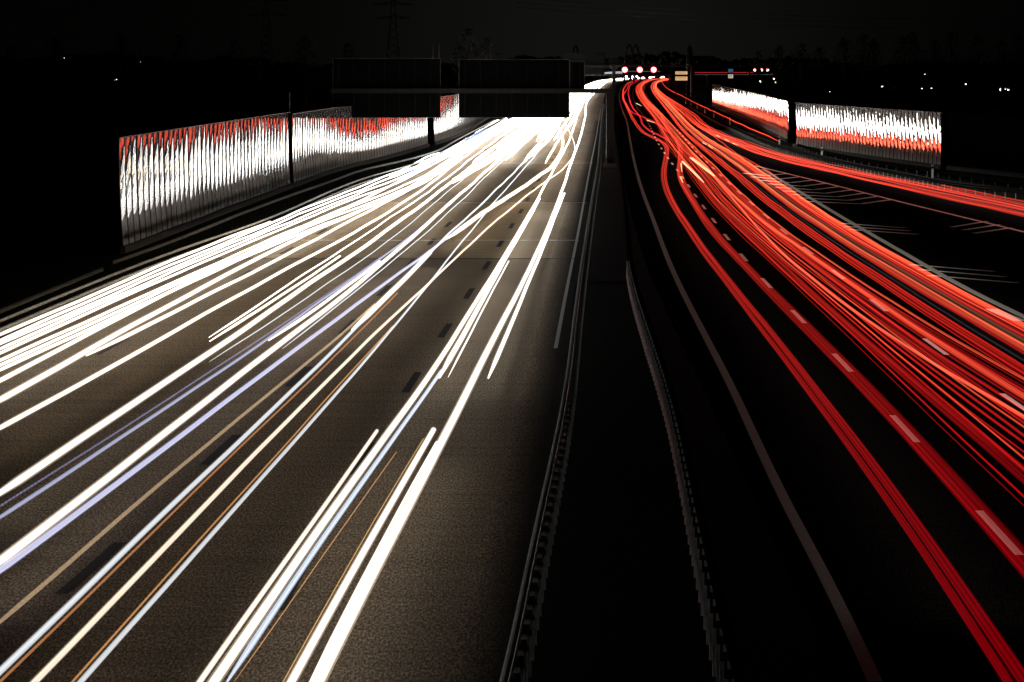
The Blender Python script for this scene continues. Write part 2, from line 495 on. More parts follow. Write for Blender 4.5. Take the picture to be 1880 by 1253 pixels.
# hatched gore area before the exit ramp
def poly(mb, pts, wid):
    g_ = [grd(*p) for p in pts]
    strip(mb, g_, wid, .009)
for i in range(9):
    t = i / 8
    a = (1636 - 190 * t, 367 - 48 * t - 0 * t); 
    tip = (1580 - 172 * t, 375 - 52 * t); l = (1484 - 118 * t, 370.5 - 52 * t)
    mb = MB(); poly(mb, [a, tip], .42); poly(mb, [tip, l], .42)
    prop(mb.build('chevron_stripe', M['paint']), 'pale chevron stripe painted in the wedge between the red trails and the exit ramp line', 'road marking', 'chevron stripes in the wedge before the exit ramp')
for k, S in enumerate(([((1545, 410.6), (1662, 419)), ((1553, 416.5), (1672, 424.5)), ((1561, 422), (1686, 431))],
          [((1672, 486.6), (1825, 499)), ((1688, 495.6), (1845, 509)), ((1705, 506.3), (1868, 520))],
          [((1747, 417.6), (1811, 407)), ((1769, 423), (1834, 413)), ((1788, 429), (1855, 419))])):
    for a, b in S:
        mb = MB(); poly(mb, [a, b], .34)
        lab = ['diagonal stripe of the farther group of three reaching out from the red trails',
               'diagonal stripe of the nearer group of three reaching out from the red trails',
               'short diagonal stripe of the three that meet the exit ramp line'][k]
        prop(mb.build('hatch_stripe', M['paint']), lab, 'road marking', ['farther three hatch stripes', 'nearer three hatch stripes', 'hatch stripes on the ramp line'][k])

# ---------------------------------------------------------------- light trails
def vnoise(seed):
    rr = random.Random(seed); ph = [(rr.uniform(0, 6.28), rr.uniform(.7, 1.3)) for _ in range(4)]
    def f(s):
        return sum(math.sin(s * w_ * q[1] + q[0]) * a for q, w_, a in zip(ph, (.10, .19, .37, .6), (1, .7, .35, .15)))
    return f

def trail_mesh(pts, ht, ra, rb, col, grow=1.0, wig=.04, n=8, dx=0.0, k=.03, seed=0, low=.018, ends=True):
    """pts: survey of the streak; ht lamp height; ra, rb half width and half height (m).
       col(Y) -> colour. returns mesh"""
    f, a, b = smooth_fn(pts, .2, low)
    wn = vnoise(seed)
    v = []; fc = []; uv = []; cols = []
    rows = steps(a, b, k)
    s = 0.0; prev = None
    rings = []
    for y in rows:
        X, Y = grd(f(y), y, ht)
        X += dx
        if prev: s += math.hypot(X - prev[0], Y - prev[1])
        prev = (X, Y)
        g_ = 1.0 + grow * max(0.0, min(1.0, (Y - 150) / 700.0))
        z = ht + wig * wn(s) * min(1.0, Y / 350.0)
        end = min(1.0, .35 + len(rings) * .35) if ends else 1.0
        rings.append((X, Y, z, s, g_ * end, g_ * end))
    m = len(rings)
    for i, (X, Y, z, s_, ga, gb) in enumerate(rings):
        c = col(Y)
        for j in range(n):
            t = 2 * math.pi * j / n
            v.append((X + ra * ga * math.cos(t), Y, z + rb * gb * math.sin(t)))
            cols += [c[0], c[1], c[2], 1.0]
    for i in range(m - 1):
        for j in range(n):
            fc.append((i*n+j, i*n+(j+1) % n, (i+1)*n+(j+1) % n, (i+1)*n+j))
            uv += [rings[i][3], j/n, rings[i][3], (j+1)/n, rings[i+1][3], (j+1)/n, rings[i+1][3], j/n]
    fc.append(tuple(range(n))[::-1]); uv += [0, 0] * n
    fc.append(tuple((m-1)*n+j for j in range(n))); uv += [0, 0] * n
    me = bpy.data.meshes.new('light_trail')
    me.from_pydata(v, [], fc)
    at = me.color_attributes.new('glow', 'FLOAT_COLOR', 'POINT'); at.data.foreach_set('color', cols)
    ul = me.uv_layers.new(name='UVMap'); ul.data.foreach_set('uv', uv)
    me.polygons.foreach_set('use_smooth', [True] * len(me.polygons))
    me.update()
    return me

TID = [0]
def obj_from(me, name, mat, parent=None):
    me.materials.append(mat); me.name = name
    o = bpy.data.objects.new(name, me); C.objects.link(o)
    if parent: o.parent = parent
    return o

WHITE = (1.0, .97, .92); COOL = (.86, .93, 1.0); CREAM = (1.0, .82, .6); VIOLET = (.86, .87, .98)
def white_trail(pts, wpx, yref, tint, label, group=None, fringe=(.52, .43, .34), power=1.0, ht=.65, grow=1.0, core=True, name='headlight_trail'):
    """wpx: streak width seen at row yref, turned into metres there"""
    TID[0] += 1; sd = TID[0]
    wm = wpx * (H - ht) / (yref - HY)          # metres across
    ra = wm * .5 * .47; rb = min(ra, .11)
    def col(Y):
        t = max(0.0, min(1.0, (Y - 70) / 230.0))
        return tuple(c * power * (.40 + 1.3 * t) for c in tint)
    if core:
        me = trail_mesh(pts, ht, ra, rb, col, grow, seed=sd, low=.04)
        o = obj_from(me, name, M['head'])
        par = o
    else:
        me = trail_mesh(pts, ht, ra, rb, col, grow, seed=sd, low=.04)
        o = obj_from(me, name, M['head_soft']); par = o
    prop(o, label, 'light trail', group)
    if core:
        fr = MB
        q = trail_mesh(pts, ht, ra * 1.45, rb * 1.45, lambda Y: fringe, grow, seed=sd, low=.04)
        obj_from(q, 'inner_fringe', M['head_soft'], o)
        q = trail_mesh(pts, ht, ra * 2.0, rb * 2.0, lambda Y: tuple(c * .33 for c in fringe), grow, seed=sd, low=.04)
        obj_from(q, 'outer_fringe', M['head_soft'], o)
    return o

ENDW = [(1085, 179), (1098, 158), (1125, 148), (1165, 144), (1215, 142)]
def endw(f):
    # far continuation for a trail in the left road; f = 0 left lane .. 1 right lane
    return [(1030 + 52*f, 180), (1062 + 36*f, 165), (1084 + 26*f, 154), (1112 + 14*f, 147.5), (1160 + 5*f, 143.8), (1225 + 3*f, 141.6)]

T = []
def W(*a, **k): return white_trail(*a, **k)
W([(583, 1253), (520, 1380), (660, 1090), (749, 933), (818, 803), (889, 650), (947, 548), (990, 458), (1013, 400), (1032, 351), (1047, 303), (1066, 250), (1074, 217)] + endw(1), 34, 1253, COOL, 'thick white light trail nearest the dark median, running the whole length of the left road', ht=.95)
W([(568, 1253), (700, 993), (748, 905), (790, 828), (800, 812)], 10, 1253, WHITE, 'short warm white light trail hugging the left side of the innermost thick white trail')
W([(535, 1253), (450, 1410), (620, 1090), (713, 933), (754, 865), (797, 789)], 22, 1253, WHITE, 'short warm white light trail starting alone near the innermost trail at the bottom')
W([(521, 1253), (440, 1400), (606, 1090), (700, 930), (742, 858), (776, 805)], 5, 1253, (1., .55, .2), 'thin orange light trail on the left side of the short innermost trail', core=False)
W([(898, 693), (922, 640), (957, 548), (997, 458), (1018, 400), (1036, 355)], 12, 640, COOL, 'bluish white light trail ending with a round tip right of the innermost trail')
W([(393, 1253), (320, 1360), (440, 1180), (611, 933), (695, 815), (772, 724), (797, 690), (838, 612), (879, 546), (920, 480), (971, 395), (1003, 336), (1020, 305), (1043, 263), (1059, 217)] + endw(.8), 26, 1253, WHITE, 'thick white light trail running full length along the second lamp track from the median')
W([(414, 1253), (460, 1180), (630, 933), (712, 815), (788, 724), (815, 680)], 16, 1253, COOL, 'pale blue light trail along the right side of the second thick trail from the median', fringe=(.3, .34, .42), power=.25)
W([(367, 1253), (300, 1350), (480, 1086), (575, 960), (640, 868), (693, 791)], 14, 1253, WHITE, 'short warm light trail starting left of the second thick trail at the bottom', power=.3)
W([(806, 694), (835, 640), (884, 555), (925, 480), (965, 412), (990, 366)], 14, 640, COOL, 'pale blue light trail with a round lower tip right of the second thick trail')
W([(822, 692), (848, 640), (896, 550), (934, 480)], 5, 640, COOL, 'thin blue strand right of the pale blue trail with the round tip', power=.5)
W([(432, 1253), (560, 1075), (644, 940), (725, 830)], 4, 1253, (1., .5, .2), 'thin copper light trail in the gap right of the second thick trail', core=False)
W([(145, 1253), (60, 1350), (355, 1020), (440, 926), (542, 806), (695, 640), (777, 533), (818, 482), (859, 431), (900, 380), (940, 335), (975, 295), (1003, 258), (1028, 217)] + endw(.55), 13, 1253, COOL, 'pale blue light trail with an orange one on its left, nearest the bare lane', fringe=(.3, .3, .3), power=.22)
W([(130, 1253), (50, 1345), (340, 1020), (428, 926), (531, 806), (688, 636), (721, 600)], 9, 1253, (.75, .34, .11), 'brown orange light trail touching the pale blue trail nearest the wide bare lane', core=False)
W([(-80, 1310), (0, 1234), (226, 1020), (357, 879), (480, 774), (532, 724), (619, 640), (660, 600), (721, 535), (790, 460), (874, 385), (920, 340), (960, 300), (992, 262), (1020, 217)] + endw(.45), 13, 1020, COOL, 'pale blue light trail with a brown one on its right side in the second lane', fringe=(.3, .3, .3), power=.3)
W([(-60, 1310), (20, 1234), (243, 1020), (373, 879), (494, 774), (545, 724), (629, 644), (665, 606), (730, 538)], 9, 1020, (.6, .24, .09), 'brown orange light trail on the right side of the second lane pale blue trail', core=False)
W([(65, 1253), (-30, 1350), (288, 1020), (368, 933), (480, 820), (598, 700), (695, 605), (772, 533), (848, 464), (915, 400), (999, 336), (1030, 314), (1046, 298), (1056, 275), (1052, 256), (1043, 238), (1036, 222)], 15, 1253, CREAM, 'cream light trail swinging through a wide lane change bend below the sign gantry', power=.3)
W([(-60, 1080), (-10, 1045), (140, 926), (270, 820), (419, 700), (529, 622), (619, 558), (695, 492), (746, 446), (818, 380), (870, 335), (915, 295), (955, 258), (988, 225)] + endw(.3), 20, 926, WHITE, 'thick warm white light trail with a violet one pressed against its right side')
W([(-60, 1096), (0, 1055), (150, 940), (290, 830), (460, 702), (603, 597), (695, 533), (780, 464), (823, 436), (866, 405)], 14, 940, VIOLET, 'violet white light trail pressed against the thick warm white trail in the third lane', fringe=(.28, .28, .42), power=.2)
W([(820, 438), (884, 393), (930, 363), (986, 327), (1015, 304), (1028, 284), (1034, 263), (1031, 246), (1022, 228)], 9, 363, CREAM, 'cream light trail in a wide bend inside the longer cream lane change bend')
W([(-40, 1180), (0, 1150), (127, 1035), (250, 925), (390, 800), (480, 735), (585, 655), (690, 560)], 15, 933, (.5, .34, .2), 'dim tan light trail left of the blue and brown pair in the second lane', core=False)
W([(-60, 990), (0, 951), (191, 828), (378, 700), (434, 660), (542, 590), (619, 533), (685, 487), (760, 430), (830, 372), (890, 315), (940, 268)], 7, 700, VIOLET, 'thin blue light trail just below the row of fine flicker hairs', fringe=(.16, .17, .27), power=.12)
q = W([(-60, 968), (0, 930), (180, 815), (357, 707), (480, 622), (600, 540), (700, 472)], 6, 700, (.3, .3, .55), 'thin violet light trail made of fine flickering hairs', core=False)
q.data.materials[0] = M['hair']
W([(-40, 931), (0, 904), (153, 807), (306, 702), (383, 650), (480, 579), (568, 523), (657, 462), (759, 388), (817, 344), (894, 283), (971, 225)] + endw(.2), 18, 807, WHITE, 'thick cream white light trail directly above the row of fine flicker hairs')
W([(383, 620), (440, 582), (540, 517), (619, 464), (721, 398), (800, 343), (880, 280), (950, 228)], 5, 582, COOL, 'upper of two thin trails starting side by side left of the road centre')
W([(386, 627), (445, 590), (545, 526), (625, 471)], 7, 582, CREAM, 'lower, cream one of two thin trails starting side by side left of centre')
W([(384, 664), (480, 602), (619, 515), (780, 388), (835, 342), (900, 285)], 3, 602, COOL, 'hair thin white light trail starting below the two side by side tips', power=.3, fringe=(.2, .2, .2))
W([(520, 640), (670, 525), (751, 454), (815, 400), (882, 334), (944, 275), (985, 235)], 3, 525, COOL, 'hair thin white light trail winding between the middle lanes up to the gantry', power=.3, fringe=(.2, .2, .2))
W([(500, 626), (560, 590), (640, 533), (700, 480)], 8, 590, WHITE, 'short white trail with a blunt lower tip left of the violet trail')
W([(650, 605), (700, 560), (752, 505), (790, 464)], 13, 560, WHITE, 'short thick white trail with a blunt lower tip in the road middle')
W([(-60, 820), (0, 788), (122, 722), (255, 645), (357, 586), (440, 540), (593, 459), (716, 390), (780, 345), (850, 290), (920, 240)] + endw(.1), 12, 722, CREAM, 'cream light trail alone on the bare asphalt of the fourth lane')
W([(-60, 768), (25, 720), (153, 650), (306, 563), (396, 512), (480, 463), (560, 430), (690, 378), (760, 340), (830, 290), (890, 245), (930, 218)], 14, 650, WHITE, 'broad white light trail joined by a cream one from the right in the fourth lane')
W([(160, 654), (300, 585), (440, 514), (555, 451), (670, 393), (740, 355), (810, 308), (880, 255), (925, 222)], 10, 585, CREAM, 'cream light trail that merges into the broad white trail of the fourth lane')
W([(-60, 730), (0, 699), (128, 632), (255, 565), (383, 497), (480, 450), (560, 415), (650, 375), (730, 335), (800, 292), (870, 247), (915, 220)], 11, 632, WHITE, 'white light trail just below the solid white band beside the guardrail')
W([(-60, 640), (0, 614), (204, 528), (332, 469), (420, 433), (494, 407)], 8, 528, (1., .8, .5), 'warm outermost light trail ending in a round tip beside the left guardrail')
grp = 'white light trails packed in the solid band beside the left guardrail'
for i, (y0, y1) in enumerate(((624, 418), (632, 424), (640, 430), (648, 436), (664, 447), (673, 453), (682, 459))):
    y2 = 372 + i * 3.4; y3 = 322 + i*2.4; o_ = i * 4
    W([(-60, y0 + 27), (0, y0), (210, y0 - (y0 - y1) * .455), (480, y1), (575, y1 - 42 + i*.2), (660 + i, y1 - 75), (735 + i*2, y1 - 104), (790 + i*2, y1 - 132 - i), (850 + o_, 267), (905 + o_, 238), (948 + o_*.7, 217), (990 + o_*.4, 198)] + endw(-.02 + i*.02), 7.0, 530, (1., .93, .84) if i % 3 else (.85, .93, 1.),
      'white light trail packed into the solid white band beside the left guardrail', grp)
for i in range(4):
    o_ = i * 7
    W([(735 + o_, 322 + i), (817 + o_ * .8, 278), (875 + o_ * .7, 246.5), (932 + o_ * .6, 220.5), (975 + o_*.4, 200)], 3.2, 278, (.08, .16, .42), 'thin dark blue light trail beside the far end of the left guardrail', 'thin dark blue light trails near the left guardrail', core=False)
# distant fill: traffic that bends away under the gantries
Lf, La, Lb = herm([(640, 350), (700, 330), (775, 300), (817, 277), (875, 247), (935, 221), (980, 200), (1028, 180), (1060, 166), (1084, 154), (1112, 147.5), (1160, 143.8), (1225, 141.4)])
Rf, Ra_, Rb_ = herm([(1036, 350), (1048, 300), (1066, 250), (1074, 217), (1082, 180), (1096, 166), (1108, 155), (1128, 147.8), (1170, 144), (1230, 141.6)])
for i in range(26):
    fr = R.uniform(.02, .9) if i > 7 else R.uniform(.45, .85)
    y0 = R.uniform(225, 345); wv = R.uniform(-.05, .05)
    ys = [y for y in (345, 320, 300, 277, 250, 230, 215, 200, 180, 166, 155, 147.8, 144, 141.8) if y < y0 - 9 or (y < 160 and y < y0)] 
    ys = [y0] + ys
    P = []
    for j, y in enumerate(ys):
        ff = fr + wv * math.sin(j * 1.1 + i)
        P.append((Lf(y) + (Rf(y) - Lf(y)) * ff, y))
    W(P, R.uniform(3, 6), 250, R.choice([WHITE, WHITE, COOL, CREAM]), 'white light trail among the crowded distant trails under the sign gantry', 'crowded distant white light trails under the sign gantry', grow=1.9)

# ---- red side
def redcol(k=1.0, hot=0.0):
    def f(Y):
        t = max(0.0, min(1.0, (Y - 50) / 350.0)); t = t ** 1.0
        a = (.115, .0, .0015); b = (.5, .031, .016)
        return tuple((a[i] + (b[i] - a[i]) * t) * k + hot * (.3 * (.3 + .7 * t), .024 * t, .009 * t)[i] for i in range(3))
    return f
def red_trail(pts, wpx, yref, label, group=None, k=1.0, hot=0.0, ht=.85, grow=.2, hgt=None, name='tail_light_trail', col=None, wig=.035):
    TID[0] += 1; sd = TID[0]
    wm = wpx * (H - ht) / (yref - HY)
    ra = wm * .5; rb = hgt if hgt else min(ra * .7, .07)
    cf = col if col else redcol(k, hot)
    me = trail_mesh(pts, ht, ra * .8, rb * .8, cf, grow, seed=sd, wig=wig)
    o = obj_from(me, name, M['tail'])
    prop(o, label, 'light trail', group)
    q = trail_mesh(pts, ht, ra, rb, lambda Y: tuple(v * .16 for v in cf(Y)), grow, seed=sd, wig=wig)
    q2 = obj_from(q, 'outer_fringe', M['tail'], o)
    return o

farr = [(1143.5, 172), (1147, 160), (1158, 151), (1178, 145.5), (1210, 142.8)]
r1 = [(1905, 1312), (1866, 1253), (1782, 1128), (1706, 1000), (1616, 885), (1551, 790), (1503, 730), (1436, 645), (1371, 562), (1327, 510), (1277, 440), (1245, 393), (1227, 360), (1219, 335), (1218, 315), (1223, 285), (1221, 266), (1202, 254), (1180, 243), (1170, 231), (1151, 197), (1144, 180)] + farr
def shift(pts, d, yr=1253):
    return [(x + d * (y - HY) / (yr - HY), y) for x, y in pts]
red_trail(shift(r1, -15), 24, 1253, 'innermost red light trail, the left band of the pair nearest the dark median')
red_trail(shift(r1, 16), 34, 1253, 'broad red light trail close right of the innermost red band')
r2 = [(1990, 1170), (1910, 1078), (1861, 1020), (1807, 952), (1731, 864), (1660, 783), (1589, 716), (1512, 636), (1440, 562), (1373, 500), (1327, 453), (1293, 409), (1270, 368), (1252, 339), (1246, 315), (1248, 290), (1246, 268), (1233, 246), (1217, 222), (1212, 209), (1196, 197), (1181, 176), (1177, 160), (1187, 150), (1210, 144), (1235, 142.2)]
red_trail(shift(r2, -8), 32, 1253, 'red light trail that runs just under the left dotted line of lane dashes')
red_trail(shift(r2, 20), 46, 1253, 'dim wide red light trail partly covering the left dotted line of lane dashes', k=.55)
for pts, lab in (([(1143.5, 178), (1150, 192), (1163, 208), (1190, 219), (1214, 232), (1230, 246)], 'thin crimson trail bending left to right beyond the first lane dashes'),
                 ([(1155, 180), (1160, 195), (1175, 215), (1185, 235), (1198, 243), (1222, 255), (1236, 268)], 'second thin crimson trail swinging across the far left dotted line')):
    red_trail(pts + [(1151, 165), (1163, 151), (1185, 145), (1215, 142.7)] if pts[0][1] < 180 else pts + [(1154, 168), (1166, 152), (1190, 145), (1220, 142.6)], 3.2, 210, lab, k=1.1, col=lambda Y: (.5, .015, .02))

bl = [(2010, 1035), (1880, 912), (1740, 780), (1669, 713), (1580, 630), (1507, 560), (1411, 472), (1343, 410), (1304, 368), (1280, 335), (1252, 298), (1230, 270), (1213, 240), (1203, 220), (1188, 200), (1171, 176), (1169, 160), (1179, 150.5), (1197, 145), (1228, 142.4)]
br = [(2160, 850), (2010, 768), (1880, 699), (1819, 667), (1755, 634), (1673, 578), (1597, 530), (1520, 480), (1439, 422), (1375, 368), (1344, 339), (1321, 314), (1290, 285), (1262, 258), (1240, 236), (1225, 220), (1206, 200), (1186, 178), (1181, 161), (1190, 151), (1212, 145.4), (1240, 142.6)]
cl = [(2030, 790), (1880, 695), (1803, 649), (1727, 600), (1654, 551), (1520, 457), (1439, 400), (1398, 368), (1360, 333), (1315, 295), (1267, 255), (1250, 238), (1232, 214), (1215, 192), (1200, 172), (1195, 159), (1201, 150.5), (1217, 145.6), (1243, 142.8)]
cr = [(2120, 720), (1990, 652), (1880, 594), (1750, 530), (1635, 463), (1520, 398), (1471, 362), (1407, 322), (1356, 287), (1300, 255), (1270, 232), (1245, 207), (1226, 187), (1210, 172), (1204, 160), (1209, 151), (1224, 146), (1250, 143)]
def lane_fn(a, b):
    fa, a0, a1 = herm(a); fb, b0, b1 = herm(b)
    def f(y, u):
        def ev(fn, hi):
            if y <= hi: return fn(y)
            s = (fn(hi) - fn(hi - 20)) / 20; return fn(hi) + s * (y - hi)
        xa, xb = ev(fa, a1), ev(fb, b1); return xa + (xb - xa) * u
    return f
ROWS = [1040, 980, 900, 820, 740, 670, 610, 560, 510, 465, 425, 390, 358, 330, 305, 282, 262, 244, 228, 214, 200, 188, 177, 166, 157, 150, 146, 143.4]
def bundle(fn, u0, wander, ymax, ymin=143.4, seed=0):
    rr = random.Random(seed); ph = rr.uniform(0, 6.28); sp = rr.uniform(.25, .5); dr = rr.uniform(-1, 1) * wander
    ys = [y for y in ROWS if ymin <= y <= ymax]
    P = []
    for j, y in enumerate(ys):
        u = u0 + wander * math.sin(ph + sp * j) + dr * (j / len(ROWS) - .5)
        P.append((fn(y, u), y))
    return P
fB = lane_fn(bl, br); fC = lane_fn(cl, cr)
ORG = lambda Y: (.40, .022 + .00018 * min(Y, 300), .012 + .00005 * min(Y, 300))
labB = 'red light trail woven into the thickest bundle between the two dotted lines'
gB = 'red light trails woven into the bundle between the two dotted lines'
NB = 20
for i in range(NB):
    u = (i + .5) / NB * .92 + .04
    thick = R.random() < .35
    wpx = R.uniform(11, 19) if thick else R.uniform(2.5, 6.5)
    red_trail(bundle(fB, u, R.uniform(.02, .09), R.choice([1040, 1040, 1040, 980]), seed=i * 7 + 1), wpx, 700, labB, gB,
              k=R.uniform(.45, .8) if thick else R.uniform(.8, 1.5), hot=(.0 if thick else R.choice([0, 0, .35, .8])), col=(ORG if i % 6 == 3 else None))
red_trail(bl, 4, 700, 'bright thin red light trail along the left rim of the thickest bundle', hot=1.0)
red_trail(shift(bl, -26), 2.6, 700, 'hair thin dark red trail set apart left of the thickest bundle', k=.7)
red_trail(br, 7, 700, 'orange red light trail along the right rim of the thickest bundle', col=ORG)
red_trail([(2010, 840), (1880, 764), (1755, 694), (1669, 645), (1588, 600), (1520, 548), (1450, 480), (1400, 428), (1350, 372), (1310, 322), (1270, 280)], 9, 700, 'pale salmon light trail crossing the thickest bundle at a slant', col=lambda Y: (.45, .06, .03))
# lane three
labC = 'thin red light trail in the loose group right of the second dotted line'
for i, (u, wpx, k, hot) in enumerate(((.0, 3, .8, 1.2), (.04, 14, .4, 0), (.1, 14, .4, 0), (.07, 3, .8, .8), (.15, 3, .9, .5), (.2, 5, 1.0, 1.4), (.12, 22, .3, 0))):
    red_trail(bundle(fC, u, .012, 980, seed=200 + i), wpx, 640, labC, 'thin red light trails right of the second dotted line', k=k, hot=hot)
for u, wpx in ((.30, 1.6), (.27, 1.2)):
    red_trail(bundle(fC, u, .01, 980, seed=int(u * 1000)), wpx, 640, 'hair thin grey trail in the dark gap beside the thick orange trail', 'hair thin grey trails in the dark gap', col=lambda Y: (.018, .021, .027))
red_trail(bundle(fC, .52, .01, 980, seed=301), 22, 640, 'thick orange light trail standing alone between two dark gaps', col=ORG)
red_trail(bundle(fC, .44, .01, 980, seed=301), 14, 640, 'dim red light trail against the left side of the thick orange trail', k=.7)
red_trail(bundle(fC, .56, .01, 980, seed=303), 6, 640, 'narrow bright orange trail on the thick orange trail right side', col=ORG)
red_trail(bundle(fC, .63, .02, 980, seed=305), 26, 640, 'very dim brown light trail filling the dark gap right of the thick orange one', col=lambda Y: (.045, .022, .012))
for i, (u, wpx, k, hot) in enumerate(((.72, 14, .45, 0), (.76, 4, 1, .6), (.8, 18, .55, 0), (.84, 4, 1., 1.), (.88, 14, .7, .2), (.93, 6, 1, 1.), (.97, 12, .9, .9), (1.0, 9, .8, .9), (.9, 3, 1, 1.3))):
    red_trail(bundle(fC, u, .018, 980, seed=400 + i), wpx, 560, 'red light trail in the outermost main road bundle beside the striped wedge', 'red light trails in the bundle beside the striped wedge', k=k, hot=hot, col=(ORG if i in (3, 6, 7) else None))
# ramp
dl = [(2060, 440), (1880, 398), (1755, 370), (1656, 347), (1557, 324), (1445, 299), (1392, 284), (1326, 257), (1290, 240), (1262, 220), (1240, 202), (1222, 184), (1207, 168), (1204, 158), (1212, 150), (1230, 146)]
du = [(2060, 408), (1880, 373), (1755, 347), (1623, 322), (1511, 299), (1431, 280), (1375, 262), (1303, 233), (1280, 212), (1254, 195), (1226, 178), (1209, 164), (1205, 155), (1212, 149), (1232, 145.6)]
fD = lane_fn(dl, du)
for i in range(10):
    red_trail(bundle(fD, (i + .5) / 10, .05, 425, seed=500 + i), R.choice([2.5, 3, 5, 7]), 340, 'red light trail curving off along the exit ramp', 'red light trails along the exit ramp', k=R.uniform(.7, 1.1), hot=R.choice([0, 0, .5, 1.]))
red_trail([(1880, 370), (2040, 398), (1800, 354), (1728, 340)], 3.5, 350, 'short red light trail ending beside the guardrail on the ramp, uppermost of all')
red_trail([(1431, 259.5), (1405, 248), (1360, 228.5), (1319, 209), (1281, 191.5), (1251, 176), (1228.5, 165), (1212, 148)], 2.2, 210, 'thin red light trail running alone along the delineator posts', hot=.6)
red_trail([(1436, 333), (1420, 320), (1380, 298), (1335, 270), (1310, 250), (1280, 232)], 2.2, 300, 'thin pale red light trail with its lower tip over the striped wedge', hot=1.2)
# added downward lamps, unseen, light the markings in place of departing cars' low beams
for u0, fn, bw_, ys_ in ((.12, lane_fn(r1, r2), 1.25, 0), (.5, fB, 1, 0), (.7, fC, 4.0, 0), (.5, lane_fn(dl, du), 26, 1)):
    prev = None
    for y in ((440, 385, 340, 300, 268, 240) if ys_ else (1150, 760, 580, 470, 395, 340, 298, 262, 236)):
        x = fn(y, u0); p = grd(x, y)
        if prev:
            L = math.hypot(p[0] - prev[0], p[1] - prev[1])
            la_ = bpy.data.lights.new('low_beam_fill', 'AREA'); la_.shape = 'RECTANGLE'; la_.size = 1.4; la_.size_y = L
            la_.color = (1, .95, .86); la_.energy = BEAM_FILL * L * bw_; la_.spread = math.radians(175)
            lo = bpy.data.objects.new('low_beam_fill', la_); C.objects.link(lo)
            lo.location = ((p[0] + prev[0]) / 2, (p[1] + prev[1]) / 2, 1.7 if ys_ else (1.1 if bw_ > 1.2 else .62))
            lo.rotation_euler = (0, 0, -math.atan2(p[0] - prev[0], p[1] - prev[1]))
        prev = p
# blinking indicators
BL = lambda Y: (.75, .5, .25)
for pts, wpx, lab in (([(1269, 290), (1290, 306), (1312, 324)], 11, 'broad cream indicator flash over the bundle beside the second dotted line'),
                 ([(1253, 297), (1272, 315), (1292, 335)], 6, 'narrow cream indicator flash left of the broad cream one'),
                 ([(1250, 300), (1252, 316)], 3, 'upright cream indicator flash on the second red trail from the median'),
                 ([(1249, 325), (1254, 336)], 4, 'lowest cream indicator flash on the second red trail from the median'),
                 ([(1290, 262), (1297, 266)], 4, 'left one of two small cream flashes high in the main bundles'),
                 ([(1302, 268), (1308, 273)], 4, 'right one of two small cream flashes high in the main bundles'),
                 ([(1316, 249), (1322, 252)], 4, 'cream flash on the ramp trails, first of three in a row'),
                 ([(1331, 256), (1339, 260)], 4, 'cream flash on the ramp trails, middle of three in a row'),
                 ([(1345, 263), (1355, 267)], 4, 'cream flash on the ramp trails, lowest of three in a row'),
                 ([(1188, 221), (1202, 226)], 3, 'far cream flash at the crossing of the crimson trails'),
                 ([(1168, 190), (1178, 195)], 3, 'farthest small cream flash beside the crimson trails')):
    red_trail(pts, wpx, pts[-1][1], lab, name='indicator_flash', col=BL, ht=.8, grow=0, wig=0)

# ---------------------------------------------------------------- guardrails
def guardrail(path, label, beams, post_step, side, post_top=.68, postmat='post', group='guardrails along the motorway', maxy=700, lips=True, spacer=.22, beam_mat='steel', low=1.0, post_y=1e9, sp=1.0):
    """beam = W-shaped steel strip with rolled lips; side = +1 posts on the right of the travel path"""
    path = [p for p in path if p[1] < maxy]
    root = empty('guardrail', (path[0][0], path[0][1], 0))
    prop(root, label, 'guardrail', group)
    for zt in beams:
        b = MB(); t = .012
        prof = [(0, zt), (.035, zt-.02), (.06, zt-.06), (.06, zt-.09), (.01, zt-.13), (.01, zt-.18), (.06, zt-.22), (.06, zt-.25), (.035, zt-.29), (0, zt-.31)]
        prof = [(-side * (a - .03), zt - (zt - z) * low) for a, z in prof]
        back = [(a + side * t, z) for a, z in prof[::-1]]
        b.sweep(path, prof + back)
        part(b, 'beam', M[beam_mat], root)
        if lips:
            b = MB(); L = root.location
            pp = []
            b.sweep(path, [(side*.11 + .02 * math.cos(a), zt + .015 * math.sin(a)) for a in [k * math.pi / 3 for k in range(6)]])
            part(b, 'rear_lip', M[beam_mat], root)
    pp = [q for q in resample(path, post_step, .6) if q[1] < post_y]
    rest = MB()
    for i, p in enumerate(pp):
        j = min(range(len(path)), key=lambda q: abs(path[q][1] - p[1])); u = heading(path, j)
        nx, ny = u[1], -u[0]
        m = MB() if i < 98 else rest
        c = (p[0] + nx * side * spacer, p[1] + ny * side * spacer)
        m.obox(c, u, .022, .008, -.02, post_top)                       # web of the sigma post
        m.obox((c[0] - nx*.022, c[1] - ny*.022), u, .006, .022, -.02, post_top - .004)
        m.obox((c[0] + nx*.022, c[1] + ny*.022), u, .006, .022, -.02, post_top - .004)
        s_ = (p[0] + nx * side * spacer * .55, p[1] + ny * side * spacer * .55)
        m.obox(s_, u, spacer * .3 * sp, .03 * sp, beams[0] - .12 - .08 * sp, beams[0] - .05)
        if i < 98: part(m, 'post', M[postmat], root)
    if rest.v:
        o = part(rest, 'post', M[postmat], root); o['kind'] = 'stuff'
    return root

